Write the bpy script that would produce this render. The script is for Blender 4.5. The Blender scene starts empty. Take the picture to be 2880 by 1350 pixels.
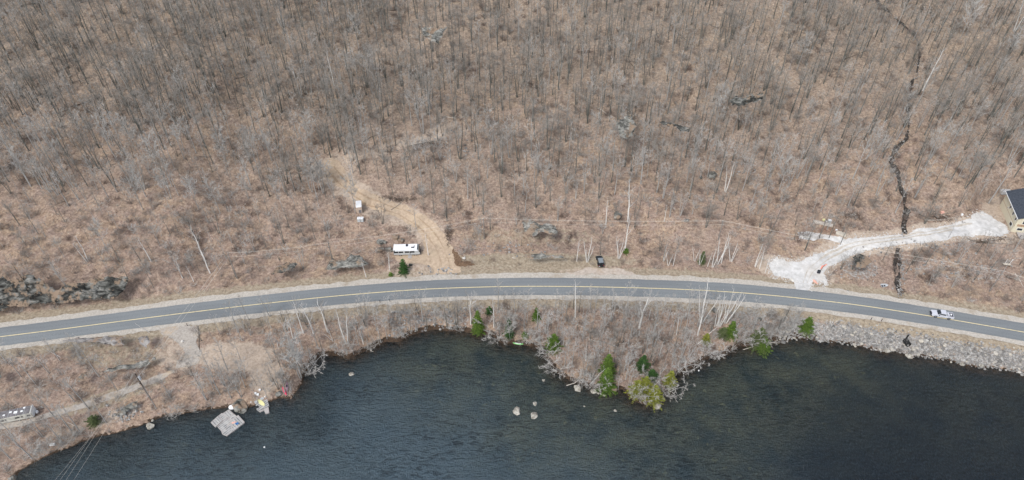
import bpy, math, random
import numpy as np
from mathutils import Vector, Matrix
from mathutils.geometry import delaunay_2d_cdt

scene = bpy.context.scene
# ------------------------------------------------------------------ camera, world, sun
CAMH = 154.0
PITCH = math.radians(43.0)
FPX = 1950.0
cam_d = bpy.data.cameras.new("camera")
cam = bpy.data.objects.new("camera", cam_d)
scene.collection.objects.link(cam)
cam.location = (0, 0, CAMH)
cam.rotation_euler = (math.radians(90) - PITCH, 0, 0)
cam_d.sensor_width = 36.0
cam_d.lens = FPX * 36.0 / 2880.0
cam_d.clip_start = 1.0
cam_d.clip_end = 12000.0
scene.camera = cam

SUN_EL, SUN_AZ = math.radians(52), math.radians(215)   # sun behind the drone, over its left shoulder
world = bpy.data.worlds.new("World")
scene.world = world
world.use_nodes = True
wn = world.node_tree
sky = wn.nodes.new("ShaderNodeTexSky")
sky.sky_type = 'NISHITA'
sky.sun_disc = False
sky.sun_elevation = SUN_EL
sky.sun_rotation = SUN_AZ
sky.air_density = 1.0
sky.dust_density = 2.0
sky.ozone_density = 0.4
hsv = wn.nodes.new("ShaderNodeHueSaturation")
hsv.inputs["Saturation"].default_value = 0.5
bg = wn.nodes["Background"]
bg.inputs[1].default_value = 0.15
wn.links.new(sky.outputs[0], hsv.inputs["Color"])
wn.links.new(hsv.outputs[0], bg.inputs[0])
sun_d = bpy.data.lights.new("sun", 'SUN')
sun_d.energy = 1.5
sun_d.angle = math.radians(14)
sun_d.color = (1.0, 0.98, 0.955)
sun = bpy.data.objects.new("sun", sun_d)
scene.collection.objects.link(sun)
sd = Vector((math.cos(SUN_EL) * math.sin(SUN_AZ), math.cos(SUN_EL) * math.cos(SUN_AZ), math.sin(SUN_EL)))
sun.rotation_euler = sd.to_track_quat('Z', 'Y').to_euler()
sun.location = (0, 0, 300)
scene.view_settings.view_transform = 'Standard'
scene.view_settings.look = 'None'
scene.view_settings.gamma = 1.0
scene.view_settings.exposure = 0.46
scene.cycles.max_bounces = 4
scene.cycles.diffuse_bounces = 2
scene.cycles.glossy_bounces = 2
scene.cycles.transparent_max_bounces = 4

rnd = random.Random(7)
nrg = np.random.default_rng(11)
C = scene.collection
S_, C_ = math.sin(PITCH), math.cos(PITCH)

# ------------------------------------------------------------------ helpers: pixels of the 2880x1350 photo to points of the place
def ray(px, py):
    d = np.array([px - 1440.0, FPX * C_ - (py - 675.0) * S_, -FPX * S_ - (py - 675.0) * C_])
    return d / np.linalg.norm(d)
def atz(px, py, z):
    d = ray(px, py)
    t = (z - CAMH) / d[2]
    return np.array([d[0] * t, d[1] * t, z])
def proj(x, y, z):
    dz = z - CAMH
    f = y * C_ - dz * S_
    u = y * S_ + dz * C_
    return 1440 + FPX * x / f, 675 - FPX * u / f

_P = nrg.random((256, 256))
def vnoise(x, y):
    xi = np.floor(x).astype(int); yi = np.floor(y).astype(int)
    fx = x - xi; fy = y - yi
    fx = fx * fx * (3 - 2 * fx); fy = fy * fy * (3 - 2 * fy)
    a = _P[xi & 255, yi & 255]; b = _P[(xi + 1) & 255, yi & 255]
    c = _P[xi & 255, (yi + 1) & 255]; d = _P[(xi + 1) & 255, (yi + 1) & 255]
    return (a * (1 - fx) + b * fx) * (1 - fy) + (c * (1 - fx) + d * fx) * fy - 0.5
def fbm(x, y, o=3):
    x = np.asarray(x, float); y = np.asarray(y, float)
    r = 0; a = 1.0
    for i in range(o):
        r = r + a * vnoise(x * 2 ** i + 17.3 * i, y * 2 ** i + 5.1 * i); a *= 0.5
    return r
def sstep(a, b, x):
    t = np.clip((x - a) / (b - a), 0, 1)
    return t * t * (3 - 2 * t)
def pdist(x, y, pts):
    best = np.full(np.shape(x), 1e9)
    for (ax, ay), (bx, by) in zip(pts[:-1], pts[1:]):
        dx, dy = bx - ax, by - ay
        L = dx * dx + dy * dy + 1e-9
        t = np.clip(((x - ax) * dx + (y - ay) * dy) / L, 0, 1)
        best = np.minimum(best, (x - ax - t * dx) ** 2 + (y - ay - t * dy) ** 2)
    return np.sqrt(best)
def inside(x, y, poly):
    r = np.zeros(np.shape(x), bool)
    n = len(poly)
    for i in range(n):
        ax, ay = poly[i]; bx, by = poly[(i + 1) % n]
        if ay == by: continue
        c = ((ay > y) != (by > y)) & (x < (bx - ax) * (y - ay) / (by - ay) + ax)
        r ^= c
    return r

# ------------------------------------------------------------------ road centre line and shore line
ZR = 4.0
ROAD_PX = [(0, 947), (186, 924), (372, 899), (545, 877), (720, 856), (943, 832), (1167, 814), (1303, 808.5), (1440, 805), (1570, 805), (1701, 807),
           (1887, 812), (2030, 819), (2160, 829), (2383, 853), (2532, 875), (2696, 902), (2880, 934)]
R = [tuple(atz(x, y, ZR)[:2]) for x, y in ROAD_PX]
def ext(p, q, d):
    v = np.array(p) - np.array(q); v = v / np.linalg.norm(v)
    return tuple(np.array(p) + v * d)
R = [ext(R[0], R[1], 900)] + [ext(R[0], R[1], 60)] + R + [ext(R[-1], R[-2], 60), ext(R[-1], R[-2], 900)]
Rx = np.array([p[0] for p in R]); Ry = np.array([p[1] for p in R])
_g = np.arange(Rx[0], Rx[-1], 2.0)
_gy = np.interp(_g, Rx, Ry)
_k = np.hanning(17); _k /= _k.sum()
_gs = np.convolve(np.pad(_gy, 8, mode='edge'), _k, mode='valid')
def road_y(x): return np.interp(x, _g, _gs)
def road_s(x, y):
    sl = np.interp(x, _g, np.gradient(_gs, 2.0))
    return (y - road_y(x)) / np.sqrt(1 + sl * sl)
SHORE_PX = [(45, 1350), (48, 1332), (75, 1313), (123, 1287), (160, 1272), (201, 1257), (231, 1243), (276, 1228), (317, 1220), (358, 1209), (395, 1198),
    (421, 1187), (458, 1172), (514, 1164), (551, 1157), (596, 1150), (648, 1146), (690, 1150), (714, 1142), (757, 1131), (783, 1120), (821, 1122), (828, 1109),
    (850, 1079), (854, 1060), (869, 1034), (884, 1015), (899, 1001), (929, 999), (962, 1001), (981, 1010), (996, 1001), (1029, 986), (1063, 971),
    (1085, 961), (1122, 962), (1148, 945), (1186, 934), (1223, 925), (1260, 931), (1301, 931), (1327, 937), (1353, 943), (1383, 940), (1409, 965),
    (1440, 967), (1474, 970), (1507, 976), (1529, 986), (1533, 1003), (1548, 1025), (1567, 1049), (1600, 1068), (1634, 1079), (1671, 1092), (1701, 1101),
    (1727, 1101), (1752, 1094), (1766, 1112), (1783, 1128), (1820, 1140), (1839, 1136), (1853, 1123), (1880, 1097), (1891, 1075), (1900, 1056),
    (1924, 1042), (1961, 1027), (1973, 1015), (1999, 1006), (2029, 1000), (2043, 992), (2066, 980), (2081, 971), (2103, 976), (2137, 970), (2160, 956),
    (2194, 961), (2234, 950), (2283, 954), (2316, 961), (2361, 961), (2398, 967), (2428, 975), (2458, 982), (2480, 989), (2518, 988), (2540, 991),
    (2562, 1004), (2581, 999), (2607, 1004), (2670, 1012), (2700, 1023), (2752, 1032), (2793, 1032), (2831, 1040), (2880, 1049)]
SH = [tuple(atz(x, y, 0)[:2]) for x, y in SHORE_PX]
SH = [(-900, SH[0][1] - 160), (SH[0][0] - 60, SH[0][1] - 34)] + SH + [(SH[-1][0] + 60, SH[-1][1] - 8), (900, SH[-1][1] - 90)]
LAKE = SH + [(6000, SH[-1][1] - 200), (6000, -6000), (-6000, -6000), (-6000, SH[0][1] - 300)]

def base_height(x, y):
    x = np.asarray(x, float); y = np.asarray(y, float)
    s = road_s(x, y)
    ds = pdist(x, y, SH)
    lake = inside(x, y, LAKE)
    e = 6.2
    up = s - e
    n1 = fbm(x / 38, y / 38, 4); n2 = fbm(x / 9 + 40, y / 9, 3)
    ramp = np.clip(up, 0, None)
    hill = ZR - 0.1 + 0.10 * ramp + 0.17 * np.clip(ramp - 12, 0, 260) + 0.02 * np.clip(ramp - 280, 0, 1500)
    hill += (n1 * 5.0 + n2 * 1.4) * sstep(4, 45, up) + n2 * 0.6 * sstep(0.5, 5, up)
    # rock cut on the far left
    hill += 3.2 * sstep(-92, -108, x) * sstep(0.8, 8.5, up)
    dr = np.clip(-s - 5.4, 0, None)
    t = dr / (dr + ds + 1e-6)
    low = (ZR - 0.1) * (1 - t) ** 0.55 + 0.05
    low = np.minimum(low, ZR - 0.1)
    low = low + (fbm(x / 7, y / 7, 3) * 0.7) * sstep(0.5, 5, ds) * sstep(0.3, 4, dr)
    wet = -0.12 - 0.30 * ds ** 0.8
    wet = np.maximum(wet, -9)
    h = np.where(s > -5.4, np.where(up > 0, hill, ZR - 0.1), low)
    h = np.where(lake, np.minimum(wet, h), h)
    return h

def grow(a, b, step, far, k=1.22):
    mid = list(np.arange(a, b + 1e-6, step))
    lo = []; v = a; st = step
    while v > -far: st *= k; v -= st; lo.append(v)
    hi = []; v = mid[-1]; st = step
    while v < far: st *= k; v += st; hi.append(v)
    return np.array(lo[::-1] + mid + hi)
GX = grow(-225, 225, 0.55, 5000)
GY = grow(74, 305, 0.55, 5000)
XX, YY = np.meshgrid(GX, GY)
H0 = base_height(XX, YY)
HH = H0

def hz(x, y):
    x = np.asarray(x, float); y = np.asarray(y, float)
    i = np.clip(np.searchsorted(GX, x) - 1, 0, len(GX) - 2)
    j = np.clip(np.searchsorted(GY, y) - 1, 0, len(GY) - 2)
    fx = (x - GX[i]) / (GX[i + 1] - GX[i]); fy = (y - GY[j]) / (GY[j + 1] - GY[j])
    return (HH[j, i] * (1 - fx) + HH[j, i + 1] * fx) * (1 - fy) + (HH[j + 1, i] * (1 - fx) + HH[j + 1, i + 1] * fx) * fy
_T = np.linspace(95, 520, 900)
def at(px, py, minz=0.0):
    """the point of the ground (or water) that the photo shows at a pixel"""
    d = ray(px, py)
    p = d[None, :] * _T[:, None]
    z = p[:, 2] + CAMH - np.maximum(hz(p[:, 0], p[:, 1]), minz)
    k = int(np.argmax(z < 0))
    if k == 0: return atz(px, py, 60 if py < 400 else 0)
    a = z[k - 1] / (z[k - 1] - z[k])
    t = _T[k - 1] + a * (_T[k] - _T[k - 1])
    return np.array([d[0] * t, d[1] * t, d[2] * t + CAMH])
def at2(px, py): return tuple(at(px, py)[:2])

# ------------------------------------------------------------------ stream gully and level pads cut into the hill
STREAM_UP_PX = [(2440, -60), (2480, 10), (2520, 45), (2575, 85), (2590, 140), (2585, 185), (2575, 225), (2560, 262), (2553, 300), (2561, 330), (2556, 370), (2541, 395), (2520, 430),
    (2513, 455), (2522, 485), (2534, 515), (2546, 545), (2545, 580), (2546, 620), (2546, 656)]
STREAM_LOW_PX = [(2535, 696), (2531, 725), (2541, 750), (2541, 775), (2530, 795), (2532, 815), (2536, 826)]
STREAM_UP = [at2(*p) for p in STREAM_UP_PX]
STREAM_LOW = [at2(*p) for p in STREAM_LOW_PX]
def carve(h, x, y):
    for st, dep in ((STREAM_UP, 1.1), (STREAM_LOW, 0.9)):
        d = pdist(x, y, st)
        h = h - dep * np.exp(-(d / 1.5) ** 2)
    return h
HH = carve(HH, XX, YY)
def level(h, c, r0, r1, z=None):
    d = np.hypot(XX - c[0], YY - c[1])
    zc = float(hz(c[0], c[1])) if z is None else z
    w = 1 - sstep(r0, r1, d)
    return h * (1 - w) + zc * w
RVC = at2(1152, 712)
HH = level(HH, RVC, 5.5, 9)
HOUSE_SW = at(2842, 652)
HH = level(HH, (HOUSE_SW[0] + 6, HOUSE_SW[1] + 4), 12, 19, float(HOUSE_SW[2]))
HH = level(HH, at2(1012, 600), 3.5, 6)
HH = level(HH, at2(55, 1180), 5.5, 9)

# ------------------------------------------------------------------ object helpers
def link(o, parent=None):
    C.objects.link(o)
    if parent is not None: o.parent = parent
    return o
def tag(o, label=None, cat=None, group=None, kind=None):
    if label: o['label'] = label
    if cat: o['category'] = cat
    if group: o['group'] = group
    if kind: o['kind'] = kind
    return o
def empty(name, loc, rz=0.0, label=None, cat=None, group=None):
    o = bpy.data.objects.new(name, None)
    o.empty_display_size = 0.5
    o.location = loc; o.rotation_euler = (0, 0, rz)
    C.objects.link(o)
    return tag(o, label, cat, group)
def mesh_np(name, V, F, mats, mi=None, smooth=False):
    V = np.asarray(V, np.float32).reshape(-1, 3); F = np.asarray(F, np.int32)
    k = F.shape[1]
    me = bpy.data.meshes.new(name)
    me.vertices.add(len(V)); me.vertices.foreach_set("co", V.ravel())
    me.loops.add(F.size); me.loops.foreach_set("vertex_index", F.ravel())
    me.polygons.add(len(F))
    me.polygons.foreach_set("loop_start", np.arange(0, F.size, k, dtype=np.int32))
    if mi is not None: me.polygons.foreach_set("material_index", np.asarray(mi, np.int32))
    me.polygons.foreach_set("use_smooth", np.full(len(F), smooth))
    for m in (mats if isinstance(mats, (list, tuple)) else [mats]): me.materials.append(m)
    me.update(calc_edges=True)
    return me
def struct(name, me, kind='structure', **kw):
    o = link(bpy.data.objects.new(name, me))
    o['kind'] = kind
    return tag(o, **kw)

class MB:
    """collects boxes, prisms and tubes into ONE mesh"""
    def __init__(s): s.v = []; s.f = []
    def add(s, vs, fs):
        n = len(s.v); s.v += [tuple(map(float, v)) for v in vs]; s.f += [tuple(i + n for i in f) for f in fs]; return s
    def box(s, x0, y0, z0, x1, y1, z1, bev=0.0, rz=0, c=(0, 0, 0)):
        b = bev
        if b <= 0:
            vs = [(x0, y0, z0), (x1, y0, z0), (x1, y1, z0), (x0, y1, z0), (x0, y0, z1), (x1, y0, z1), (x1, y1, z1), (x0, y1, z1)]
            fs = [(0, 3, 2, 1), (4, 5, 6, 7), (0, 1, 5, 4), (1, 2, 6, 5), (2, 3, 7, 6), (3, 0, 4, 7)]
        else:
            def ring(i, z): return [(x0 + i, y0 + b, z), (x0 + b, y0 + i, z), (x1 - b, y0 + i, z), (x1 - i, y0 + b, z), (x1 - i, y1 - b, z), (x1 - b, y1 - i, z), (x0 + b, y1 - i, z), (x0 + i, y1 - b, z)]
            vs = ring(0, z0) + ring(0, z1 - b) + ring(b * .6, z1)
            fs = [tuple(range(7, -1, -1)), tuple(range(16, 24))]
            for r in (0, 8):
                for k in range(8): fs.append((r + k, r + (k + 1) % 8, r + 8 + (k + 1) % 8, r + 8 + k))
        if rz:
            cs, sn = math.cos(rz), math.sin(rz)
            vs = [(c[0] + (x - c[0]) * cs - (y - c[1]) * sn, c[1] + (x - c[0]) * sn + (y - c[1]) * cs, z) for x, y, z in vs]
        return s.add(vs, fs)
    def prism(s, prof, y0, y1):   # profile in x,z extruded along y
        n = len(prof)
        vs = [(x, y0, z) for x, z in prof] + [(x, y1, z) for x, z in prof]
        fs = [tuple(range(n)), tuple(range(2 * n - 1, n - 1, -1))] + [(k, k + n, (k + 1) % n + n, (k + 1) % n) for k in range(n)]
        return s.add(vs, fs)
    def slab(s, poly, z0, z1):
        n = len(poly)
        vs = [(x, y, z0) for x, y in poly] + [(x, y, z1) for x, y in poly]
        fs = [tuple(range(n - 1, -1, -1)), tuple(range(n, 2 * n))] + [(k, (k + 1) % n, (k + 1) % n + n, k + n) for k in range(n)]
        return s.add(vs, fs)
    def tube(s, pts, rad, n=6):
        v, f = tube(pts, rad, n)
        return s.add(v, f)
    def build(s, name, mat, parent=None, loc=(0, 0, 0), rz=0, smooth=False):
        me = bpy.data.meshes.new(name)
        me.from_pydata(s.v, [], s.f); me.materials.append(mat)
        import bmesh
        bm = bmesh.new(); bm.from_mesh(me); bmesh.ops.recalc_face_normals(bm, faces=bm.faces); bm.to_mesh(me); bm.free()
        if smooth: me.polygons.foreach_set("use_smooth", [True] * len(me.polygons))
        me.update()
        o = bpy.data.objects.new(name, me)
        o.location = loc; o.rotation_euler = (0, 0, rz)
        return link(o, parent)
def tube(pts, rad, n=3):
    """triangle tube along a polyline, last ring closed to a point"""
    pts = [np.asarray(p, float) for p in pts]
    V = []; F = []
    for i, p in enumerate(pts):
        d = pts[min(i + 1, len(pts) - 1)] - pts[max(i - 1, 0)]
        d = d / (np.linalg.norm(d) + 1e-9)
        a = np.array([0, 0, 1.0]) if abs(d[2]) < 0.9 else np.array([1.0, 0, 0])
        u = np.cross(d, a); u /= np.linalg.norm(u) + 1e-9
        w = np.cross(d, u)
        if i == len(pts) - 1 and rad[i] < 0.02:
            V.append(tuple(p)); m = len(V) - 1
            for k in range(n): F.append((m - n + k, m - n + (k + 1) % n, m))
            return V, F
        for k in range(n):
            t = 2 * math.pi * k / n
            V.append(tuple(p + rad[i] * (math.cos(t) * u + math.sin(t) * w)))
        if i:
            o = (i - 1) * n
            for k in range(n):
                k2 = (k + 1) % n
                F.append((o + k, o + k2, o + n + k)); F.append((o + k2, o + n + k2, o + n + k))
    m = len(V); V.append(tuple(pts[-1]))
    for k in range(n): F.append((m - n + k, m - n + (k + 1) % n, m))
    return V, F

# ------------------------------------------------------------------ materials
def nodes(m):
    m.use_nodes = True
    return m.node_tree, m.node_tree.nodes["Principled BSDF"]
def mat(name, col, rough=0.8, var=0.0, scale=3.0, metal=0.0, bump=0.0, col2=None, coords='Object', detail=4.0, spec=0.3, thr=(0.3, 0.7), stretch=None):
    m = bpy.data.materials.new(name)
    nt, b = nodes(m)
    b.inputs["Roughness"].default_value = rough
    b.inputs["Metallic"].default_value = metal
    b.inputs["Specular IOR Level"].default_value = spec
    b.inputs["Base Color"].default_value = (*col, 1)
    if var or col2 or bump:
        tc = nt.nodes.new("ShaderNodeTexCoord")
        n = nt.nodes.new("ShaderNodeTexNoise"); n.inputs["Scale"].default_value = scale; n.inputs["Detail"].default_value = detail
        src = tc.outputs[coords]
        if coords == 'World':
            src = None
        if stretch:
            mp = nt.nodes.new("ShaderNodeMapping"); mp.inputs["Scale"].default_value = stretch
            nt.links.new(tc.outputs[coords], mp.inputs[0]); src = mp.outputs[0]
        nt.links.new(src, n.inputs["Vector"])
        r = nt.nodes.new("ShaderNodeValToRGB")
        c2 = col2 or tuple(c * (1 - var) for c in col)
        c1 = col if col2 else tuple(min(1, c * (1 + var)) for c in col)
        r.color_ramp.elements[0].position = thr[0]; r.color_ramp.elements[0].color = (*c2, 1)
        r.color_ramp.elements[1].position = thr[1]; r.color_ramp.elements[1].color = (*c1, 1)
        nt.links.new(n.outputs[0], r.inputs[0]); nt.links.new(r.outputs[0], b.inputs["Base Color"])
        if bump:
            bp = nt.nodes.new("ShaderNodeBump"); bp.inputs["Strength"].default_value = bump; bp.inputs["Distance"].default_value = 0.1
            nt.links.new(n.outputs[0], bp.inputs["Height"]); nt.links.new(bp.outputs[0], b.inputs["Normal"])
    return m
class G:
    """little node-graph builder in world coordinates"""
    def __init__(s, name):
        s.m = bpy.data.materials.new(name); s.nt, s.b = nodes(s.m)
        s.geo = s.nt.nodes.new("ShaderNodeNewGeometry")
        s.pos = s.geo.outputs["Position"]
    def n(s, t): return s.nt.nodes.new(t)
    def l(s, a, b): s.nt.links.new(a, b)
    def noise(s, scale, detail=3, rough=0.5, vec=None, stretch=None, dist=0.0, rot=0.0):
        v = vec or s.pos
        if stretch or rot:
            mp = s.n("ShaderNodeMapping"); mp.inputs["Scale"].default_value = stretch or (1, 1, 1); mp.inputs["Rotation"].default_value = (0, 0, rot)
            s.l(v, mp.inputs[0]); v = mp.outputs[0]
        n = s.n("ShaderNodeTexNoise"); n.inputs["Scale"].default_value = scale; n.inputs["Detail"].default_value = detail
        n.inputs["Roughness"].default_value = rough; n.inputs["Distortion"].default_value = dist
        s.l(v, n.inputs["Vector"]); return n.outputs[0]
    def ramp(s, f, stops):
        r = s.n("ShaderNodeValToRGB"); e = r.color_ramp.elements
        while len(e) < len(stops): e.new(0.5)
        for i, (p, c) in enumerate(stops):
            e[i].position = p; e[i].color = (*c, 1) if not isinstance(c, (int, float)) else (c, c, c, 1)
        s.l(f, r.inputs[0]); return r.outputs[0]
    def mix(s, f, a, b, mode='MIX'):
        x = s.n("ShaderNodeMixRGB"); x.blend_type = mode
        for k, v in ((0, f), (1, a), (2, b)):
            if isinstance(v, (int, float)): x.inputs[k].default_value = v
            elif isinstance(v, tuple): x.inputs[k].default_value = (*v, 1)
            else: s.l(v, x.inputs[k])
        return x.outputs[0]
    def math(s, op, a, b=0.0, clamp=False):
        x = s.n("ShaderNodeMath"); x.operation = op; x.use_clamp = clamp
        for k, v in ((0, a), (1, b)):
            if isinstance(v, (int, float)): x.inputs[k].default_value = v
            else: s.l(v, x.inputs[k])
        return x.outputs[0]
    def bump(s, h, strength, dist=0.2):
        bp = s.n("ShaderNodeBump"); bp.inputs["Strength"].default_value = strength; bp.inputs["Distance"].default_value = dist
        s.l(h, bp.inputs["Height"]); s.l(bp.outputs[0], s.b.inputs["Normal"])
    def out(s, col, rough=0.9, spec=0.2):
        s.l(col, s.b.inputs["Base Color"]); s.b.inputs["Roughness"].default_value = rough; s.b.inputs["Specular IOR Level"].default_value = spec
        return s.m

def ground_material():
    g = G("leaf_litter_ground")
    at_ = g.n("ShaderNodeVertexColor"); at_.layer_name = "zone"
    sep = g.n("ShaderNodeSeparateColor"); g.l(at_.outputs[0], sep.inputs[0])
    big = g.noise(0.035, 3); mid = g.noise(0.30, 4, 0.65); fine = g.noise(1.25, 6, 0.78); speck = g.noise(2.6, 4, 0.7)
    leaf = g.ramp(fine, [(0.28, (0.13, 0.095, 0.062)), (0.42, (0.28, 0.200, 0.142)), (0.54, (0.395, 0.290, 0.21)), (0.70, (0.60, 0.47, 0.33))])
    pink = g.ramp(fine, [(0.28, (0.125, 0.088, 0.072)), (0.5, (0.315, 0.232, 0.188)), (0.70, (0.52, 0.415, 0.345))])
    c = g.mix(g.ramp(mid, [(0.40, 0.0), (0.62, 1.0)]), leaf, pink)
    c = g.mix(g.ramp(big, [(0.42, 0.0), (0.62, 0.6)]), c, pink)
    sy = g.n("ShaderNodeSeparateXYZ"); g.l(g.pos, sy.inputs[0])
    hi = g.math('MULTIPLY', g.math('SUBTRACT', g.math('ADD', sy.outputs[1], g.math('MULTIPLY', big, 90.0)), 205.0), 0.014, True)
    tanl = g.ramp(fine, [(0.28, (0.12, 0.098, 0.075)), (0.44, (0.265, 0.215, 0.165)), (0.56, (0.37, 0.305, 0.235)), (0.70, (0.55, 0.465, 0.365))])
    c = g.mix(g.math('MULTIPLY', hi, 0.6), c, tanl)
    grey = g.ramp(fine, [(0.3, (0.12, 0.11, 0.09)), (0.7, (0.36, 0.33, 0.28))])
    c = g.mix(g.ramp(g.noise(0.9, 4, 0.65), [(0.58, 0.0), (0.68, 0.75)]), c, grey)
    c = g.mix(g.ramp(speck, [(0.33, 0.85), (0.42, 0.0)]), c, (0.07, 0.057, 0.045))
    c = g.mix(g.ramp(g.noise(0.13, 5, 0.7), [(0.54, 0.0), (0.66, 0.45)]), c, (0.17, 0.14, 0.11))
    # zones: R bare sandy soil, G grey stones, B wet dark shore, alpha dry grass verge
    w = g.math('SUBTRACT', g.noise(0.8, 4, 0.65), 0.5)
    w = g.math('MULTIPLY', w, 1.3)
    def zone(ch, lo=0.35, hi=0.65): return g.ramp(g.math('ADD', ch, w), [(lo, 0.0), (hi, 1.0)])
    grass = g.ramp(fine, [(0.3, (0.17, 0.135, 0.095)), (0.5, (0.34, 0.28, 0.205)), (0.7, (0.48, 0.42, 0.335))])
    c = g.mix(zone(at_.outputs["Alpha"]), c, grass)
    stone = g.ramp(g.noise(1.6, 5, 0.75), [(0.32, (0.09, 0.085, 0.075)), (0.48, (0.27, 0.25, 0.23)), (0.66, (0.50, 0.48, 0.45))])
    c = g.mix(zone(sep.outputs["Green"]), c, stone)
    sand = g.ramp(fine, [(0.3, (0.33, 0.26, 0.20)), (0.7, (0.58, 0.48, 0.39))])
    c = g.mix(zone(sep.outputs["Red"]), c, sand)
    wetc = g.ramp(fine, [(0.3, (0.02, 0.017, 0.014)), (0.7, (0.12, 0.08, 0.055))])
    c = g.mix(zone(sep.outputs["Blue"], 0.45, 0.6), c, wetc)
    hgt = g.math('ADD', g.math('MULTIPLY', mid, 2.0), fine)
    g.bump(hgt, 0.9, 0.35)
    return g.out(c, 0.95, 0.1)
M_GROUND = ground_material()
def simple_world(name, stops, scale, detail=5, rough=0.95, nr=0.65, bump=0.5, dist=0.1, spec=0.2, stretch=None, over=None):
    g = G(name)
    f = g.noise(scale, detail, nr, stretch=stretch)
    c = g.ramp(f, stops)
    if over: c = g.mix(g.ramp(g.noise(over[0], 4, 0.6), [(over[1], 0.0), (over[2], over[4] if len(over) > 4 else 1.0)]), c, over[3])
    if bump: g.bump(f, bump, dist)
    return g.out(c, rough, spec)
M_SHOULDER = simple_world("pale_gravel_shoulder", [(0.3, (0.35, 0.315, 0.27)), (0.7, (0.57, 0.53, 0.47))], 2.2, over=(0.30, 0.55, 0.72, (0.34, 0.28, 0.21), 0.7))
M_SAND = simple_world("sandy_track_soil", [(0.3, (0.35, 0.265, 0.19)), (0.7, (0.56, 0.44, 0.325))], 1.1, over=(0.35, 0.5, 0.7, (0.50, 0.40, 0.28), 0.6))
M_WHITE = simple_world("white_crushed_stone", [(0.3, (0.44, 0.43, 0.41)), (0.66, (0.66, 0.65, 0.635))], 0.7, over=(0.12, 0.5, 0.7, (0.55, 0.50, 0.44), 0.6), nr=0.6, bump=0.25)
M_GREYG = simple_world("grey_gravel", [(0.3, (0.28, 0.25, 0.22)), (0.7, (0.48, 0.44, 0.39))], 2.0, over=(0.4, 0.5, 0.68, (0.46, 0.36, 0.26), 0.8))
M_CLEAR = simple_world("trodden_pale_soil", [(0.3, (0.36, 0.30, 0.25)), (0.7, (0.56, 0.49, 0.42))], 1.2, over=(0.4, 0.52, 0.70, (0.42, 0.31, 0.22), 0.8))
M_SOIL = simple_world("dark_brown_soil", [(0.3, (0.08, 0.05, 0.03)), (0.7, (0.26, 0.17, 0.11))], 1.8)
def asphalt():
    g = G("worn_asphalt")
    at_ = g.n("ShaderNodeVertexColor"); at_.layer_name = "lane"
    sep = g.n("ShaderNodeSeparateColor"); g.l(at_.outputs[0], sep.inputs[0])
    f = g.noise(3.0, 4, 0.7); b = g.noise(0.05, 3, stretch=(0.5, 3, 1)); 
    c = g.ramp(f, [(0.3, (0.155, 0.168, 0.173)), (0.7, (0.25, 0.27, 0.278))])
    c = g.mix(g.math('MULTIPLY', sep.outputs["Red"], 0.55), c, (0.235, 0.25, 0.255))
    c = g.mix(g.ramp(b, [(0.40, 0.0), (0.65, 0.4)]), c, (0.12, 0.13, 0.14))
    g.bump(f, 0.2, 0.02)
    return g.out(c, 0.85, 0.3)
M_ASPHALT = asphalt()
M_YELLOW = simple_world("worn_yellow_paint", [(0.25, (0.42, 0.38, 0.27)), (0.5, (0.74, 0.62, 0.36))], 1.2, bump=0, rough=0.7)
def water():
    g = G("lake_water")
    at_ = g.n("ShaderNodeVertexColor"); at_.layer_name = "bed"  # layer holds bed tones in red and green, painted reflections in blue
    sep = g.n("ShaderNodeSeparateColor"); g.l(at_.outputs[0], sep.inputs[0])
    deep_refl = g.mix(sep.outputs["Blue"], (0.066, 0.096, 0.118), (0.003, 0.009, 0.016))  # blue channel grades the water colour to imitate sky and bank reflections
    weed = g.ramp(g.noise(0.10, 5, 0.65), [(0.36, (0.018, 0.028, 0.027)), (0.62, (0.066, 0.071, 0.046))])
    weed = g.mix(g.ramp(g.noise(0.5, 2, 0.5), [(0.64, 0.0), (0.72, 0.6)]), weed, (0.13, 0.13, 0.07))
    c = g.mix(g.math('MULTIPLY', sep.outputs["Red"], 0.78), deep_refl, weed)
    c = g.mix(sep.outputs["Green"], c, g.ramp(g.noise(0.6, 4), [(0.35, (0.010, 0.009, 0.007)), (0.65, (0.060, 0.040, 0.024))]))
    w1 = g.noise(0.42, 4, 0.62, stretch=(1.0, 2.8, 1), rot=-0.55, dist=0.8)
    w2 = g.noise(1.6, 3, 0.65, stretch=(2.4, 1.0, 1), rot=-0.25, dist=0.5)
    c = g.mix(g.ramp(w2, [(0.44, 0.0), (0.64, 0.9)]), c, g.mix(1.0, c, (0.022, 0.030, 0.036), 'ADD'))  # ripple crests lightened in the colour, like glints of sky
    wp = g.ramp(g.noise(0.045, 3, 0.6, stretch=(1.0, 2.0, 1), rot=-0.5), [(0.40, 0.05), (0.64, 0.65)])
    c = g.mix(g.math('MULTIPLY', g.ramp(w1, [(0.40, 0.9), (0.50, 0.0)]), wp), c, (0.006, 0.009, 0.012))  # dark ripple lines painted into the colour along the wave troughs
    h = g.math('ADD', g.math('MULTIPLY', w1, 1.6), g.math('MULTIPLY', w2, 1.0))
    g.bump(h, 1.0, 0.5)
    m = g.out(c, 0.06, 0.38)
    g.b.inputs["IOR"].default_value = 1.33
    return m
M_WATER = water()
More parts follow.
